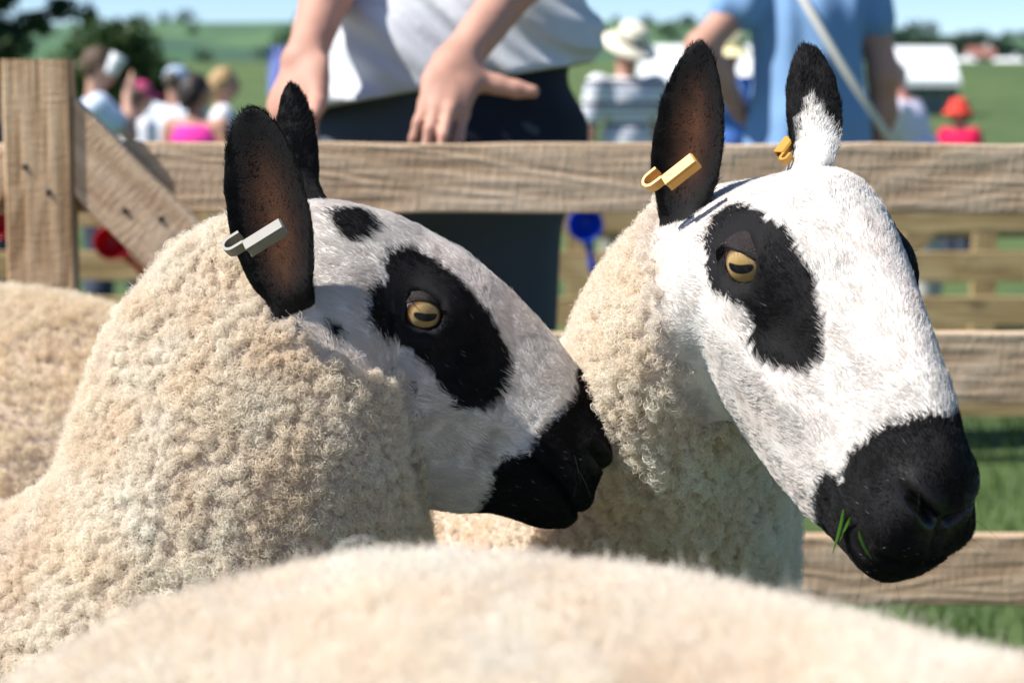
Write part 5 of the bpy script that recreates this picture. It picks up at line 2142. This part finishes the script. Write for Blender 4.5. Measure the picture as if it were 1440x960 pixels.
root_l, rl_l, body_l = build_sheep(SHEEP_L, MARK_L, 'black and white sheep in profile with a pale grey tag in its ear', 'sheep in the pen', 200000, 430000)
root_r, rl_r, body_r = build_sheep(SHEEP_R, MARK_R, 'black and white sheep looking this way with grass in its mouth and yellow ear tags', 'sheep in the pen', 240000, 260000, lock=.0086, rad=.00017, bead=.8, dens=lambda P: np.where(P[:, 0] > -.10, 1.0, .2))


def plain_sheep(spot, h, zb, label, n_wool, wide=1.0, legs=True, **kw):
    """a whole sheep at rest, withers over `spot`, heading h; its head lies outside the photo"""
    h = unit(np.array([h[0], h[1], 0.0]))
    l = np.array([-h[1], h[0], 0])
    up = np.array([0, 0, 1.0])
    o = np.array([spot[0], spot[1], 0.0])
    pt = lambda f, z: o + h * f + up * z
    p = math.radians(48)
    R = np.stack([h * math.cos(p) - up * math.sin(p), l, h * math.sin(p) + up * math.cos(p)], 1)
    neck = []
    for (fd, zd, fv, zv, w) in ((.40, .17, .38, -.03, .072), (.30, .145, .35, -.12, .085), (.18, .07, .31, -.25, .10), (.05, .008, .22, -.40, .14), (-.10, 0, .02, -.48, .20), (-.4, .0, -.4, -.5, .245), (-.70, -.005, -.72, -.46, .235), (-.86, -.06, -.88, -.36, .17), (-.93, -.15, -.93, -.26, .06)):
        D, V = pt(fd, zb + zd), pt(fv, zb + zv)
        neck.append(ring_pts((D + V) / 2, (D - V) / 2, l, np.array((.55, .92, 1.0, .92, .55)) * w * wide, .8))
    T = pt(.53, zb + .05)
    ear = lambda k: dict(root=T + R @ np.array([-150, k * 105, 0]) / 1800, base=T + R @ np.array([-165, k * 110, 5]) / 1800, tip=T + R @ np.array([-260, k * 270, 60]) / 1800, face=h - .4 * up, hw=.028, side=k, curl=.4)
    zf = lambda f, k: pt(f, 0.0) + l * k * .11 + up * float(ground_z(np.array(o[0]), np.array(o[1])))
    sp = dict(S=1 / 1800, R=R, T=T, front=h[:2], n_neck=4, neck=neck, ears=[ear(-1), ear(1)], eyes=[((0, 0), (.5, -.85, .1), (.3, -.94, .12), 1.0), ((0, 0), (.5, .85, .1), (.3, .94, .12), 1.0)], fine=.006,
              wool_col=kw.pop('wool_col', np.array([.945, .885, .80])),
              legs=[(17, .37, zf(.06, 1), True, .06), (17, .63, zf(.06, -1), True, .06), (19.2, .37, zf(-.76, 1), False, .075), (19.2, .63, zf(-.76, -1), False, .075)])
    mk = dict(MARK_L)
    mk['wool'] = [(0, 13.2), (1.0, 13.0), (1.6, 12.6), (2.16, 12.4), (3.2, 12.6)]
    return build_sheep(sp, mk, label, 'sheep in the pen', 0, n_wool, **kw)


plain_sheep((.412, .325), (.66, -.751), .790, 'sheep standing closest to the camera, only its broad woolly back showing', 170000, wide=1.62, bead=.15, lock=.013, length=.020, rad=.00022)
plain_sheep((-1.25, 2.26), (-1, 0), .79, 'sheep behind the grey tagged one, only its yellowish back showing beside the post', 90000, bead=.4, lock=.010, length=.014, rad=.00026, wool_col=np.array([.90, .83, .69]))


# ------------------------------------------------------------------ ear tags, grass in the mouth
def ear_tag(p_edge, p_in, n, mat, parent, rl, w=.0088, gap=.0048, back=.12, loop=1.0):
    d = p_in - p_edge
    L = np.linalg.norm(d)
    d = d / L
    n = unit(n - d * (n @ d))
    u = np.cross(d, n)
    path = [(L * .12, gap)]
    path += [(0.0, gap)] + [(-.004 * loop - .006 * loop * math.sin(a), gap * math.cos(a) * .98) for a in np.linspace(.1, math.pi - .1, 12)] + [(0, -gap), (L * back, -gap)]
    path = np.array(path)
    t = unit(np.gradient(path, axis=0))
    nn = np.stack([-t[:, 1], t[:, 0]], 1)
    vv = []
    for (pp, q) in zip(path, nn):
        for a, b in ((-.0011, -w / 2), (.0011, -w / 2), (.0011, w / 2), (-.0011, w / 2)):
            c = pp + q * a
            vv.append(p_edge + d * c[0] + n * c[1] + u * b)
    m = len(path)
    qd = [(i * 4 + j, i * 4 + (j + 1) % 4, (i + 1) * 4 + (j + 1) % 4, (i + 1) * 4 + j) for i in range(m - 1) for j in range(4)] + [(3, 2, 1, 0), (m * 4 - 4, m * 4 - 3, m * 4 - 2, m * 4 - 1)]
    o = link('ear_tag', mesh_data('ear_tag', np.array(vv) - rl, [np.array(qd)], False), mat, parent)
    rot = np.stack([d, n, u], 1)
    # the hollow bar: floor and two walls, closed at the inner end
    bars = [box((L * .55, gap + .0004, 0), (L * .9, .0022, w * 1.05), .0005), box((L * .55, gap + .0046, w * .5), (L * .9, .0090, .0018), .0005), box((L * .55, gap + .0046, -w * .5), (L * .9, .0090, .0018), .0005),
            box((L * .99, gap + .0046, 0), (.0018, .0088, w * .9), .0005), box((L * .55, gap + .0088, 0), (L * .86, .0014, w * .86), .0004)]
    bars = [((v @ rot.T + p_edge - rl), q, t_) for v, q, t_ in bars]
    v, q, t_ = merge(bars)
    link('bar', mesh_data('bar', v, [q, t_], False), mat, o)


ear_tag(at(924, 250, 1.425), at(971, 213, 1.420), np.array([.30, -.65, -.70]), M_TAG_YELLOW, root_r, rl_r)
ear_tag(at(1106, 221, 1.485), at(1124, 197, 1.495), np.array([-.3, .8, .3]), M_TAG_YELLOW, root_r, rl_r, w=.0055, gap=.003, loop=.5)
ear_tag(at(335, 341, 1.375), at(393, 305, 1.375), np.array([.12, -.62, -.78]), M_TAG_GREY, root_l, rl_l)


def mouth_blade(pts, w, label):
    pts = np.array(pts)
    rl = pts[0].copy()
    T = np.linspace(0, 1, 9)
    pp = np.array([(1 - t) ** 2 * pts[0] + 2 * t * (1 - t) * pts[1] + t * t * pts[2] for t in T]) - rl
    sd = unit(np.cross(np.gradient(pp, axis=0), np.array([.3, -1, .1])))
    wd = w * np.sin(np.clip(T * .9 + .12, 0, 1) * math.pi) ** .6
    vv = np.concatenate([pp - sd * wd[:, None], pp + np.array([0, .0006, .0]), pp + sd * wd[:, None]])
    k = len(T)
    qd = np.array([(i, i + 1, k + i + 1, k + i) for i in range(k - 1)] + [(k + i, k + i + 1, 2 * k + i + 1, 2 * k + i) for i in range(k - 1)])
    c = np.tile(np.array([.09, .23, .03]), (len(vv), 1))
    o = link('grass_blade', mesh_data('grass_blade', vv, [qd], True, c), M_BLADE)
    o.location = tuple(rl)
    tag(o, label, 'grass blade', 'grass blades in the mouth of the sheep')


def lips(px, py, off=.004):
    """a point on the muzzle of the sheep with grass, just in front of its hair"""
    o = np.array([0, 0, CAM_H])
    d = unit(at(px, py, 1.0) - o)
    w = body_r.v - o
    t = w @ d
    e = np.linalg.norm(w - t[:, None] * d, axis=1)
    k = np.argsort(e)[:40]
    return o + d * (t[k].min() - off)


mouth_blade([lips(1186, 716), lips(1180, 745) + np.array([0, -.004, 0]), lips(1170, 780)], .0013, 'longest green grass blade at the corner of the sheep mouth')
mouth_blade([lips(1196, 727), lips(1186, 745) + np.array([0, -.003, 0]), lips(1180, 762)], .0014, 'short broad grass blade across the longest one in the sheep mouth')
mouth_blade([lips(1208, 746), lips(1208, 763) + np.array([0, -.005, 0]), lips(1228, 788)], .0010, 'thin curled grass blade between the lips of the sheep')
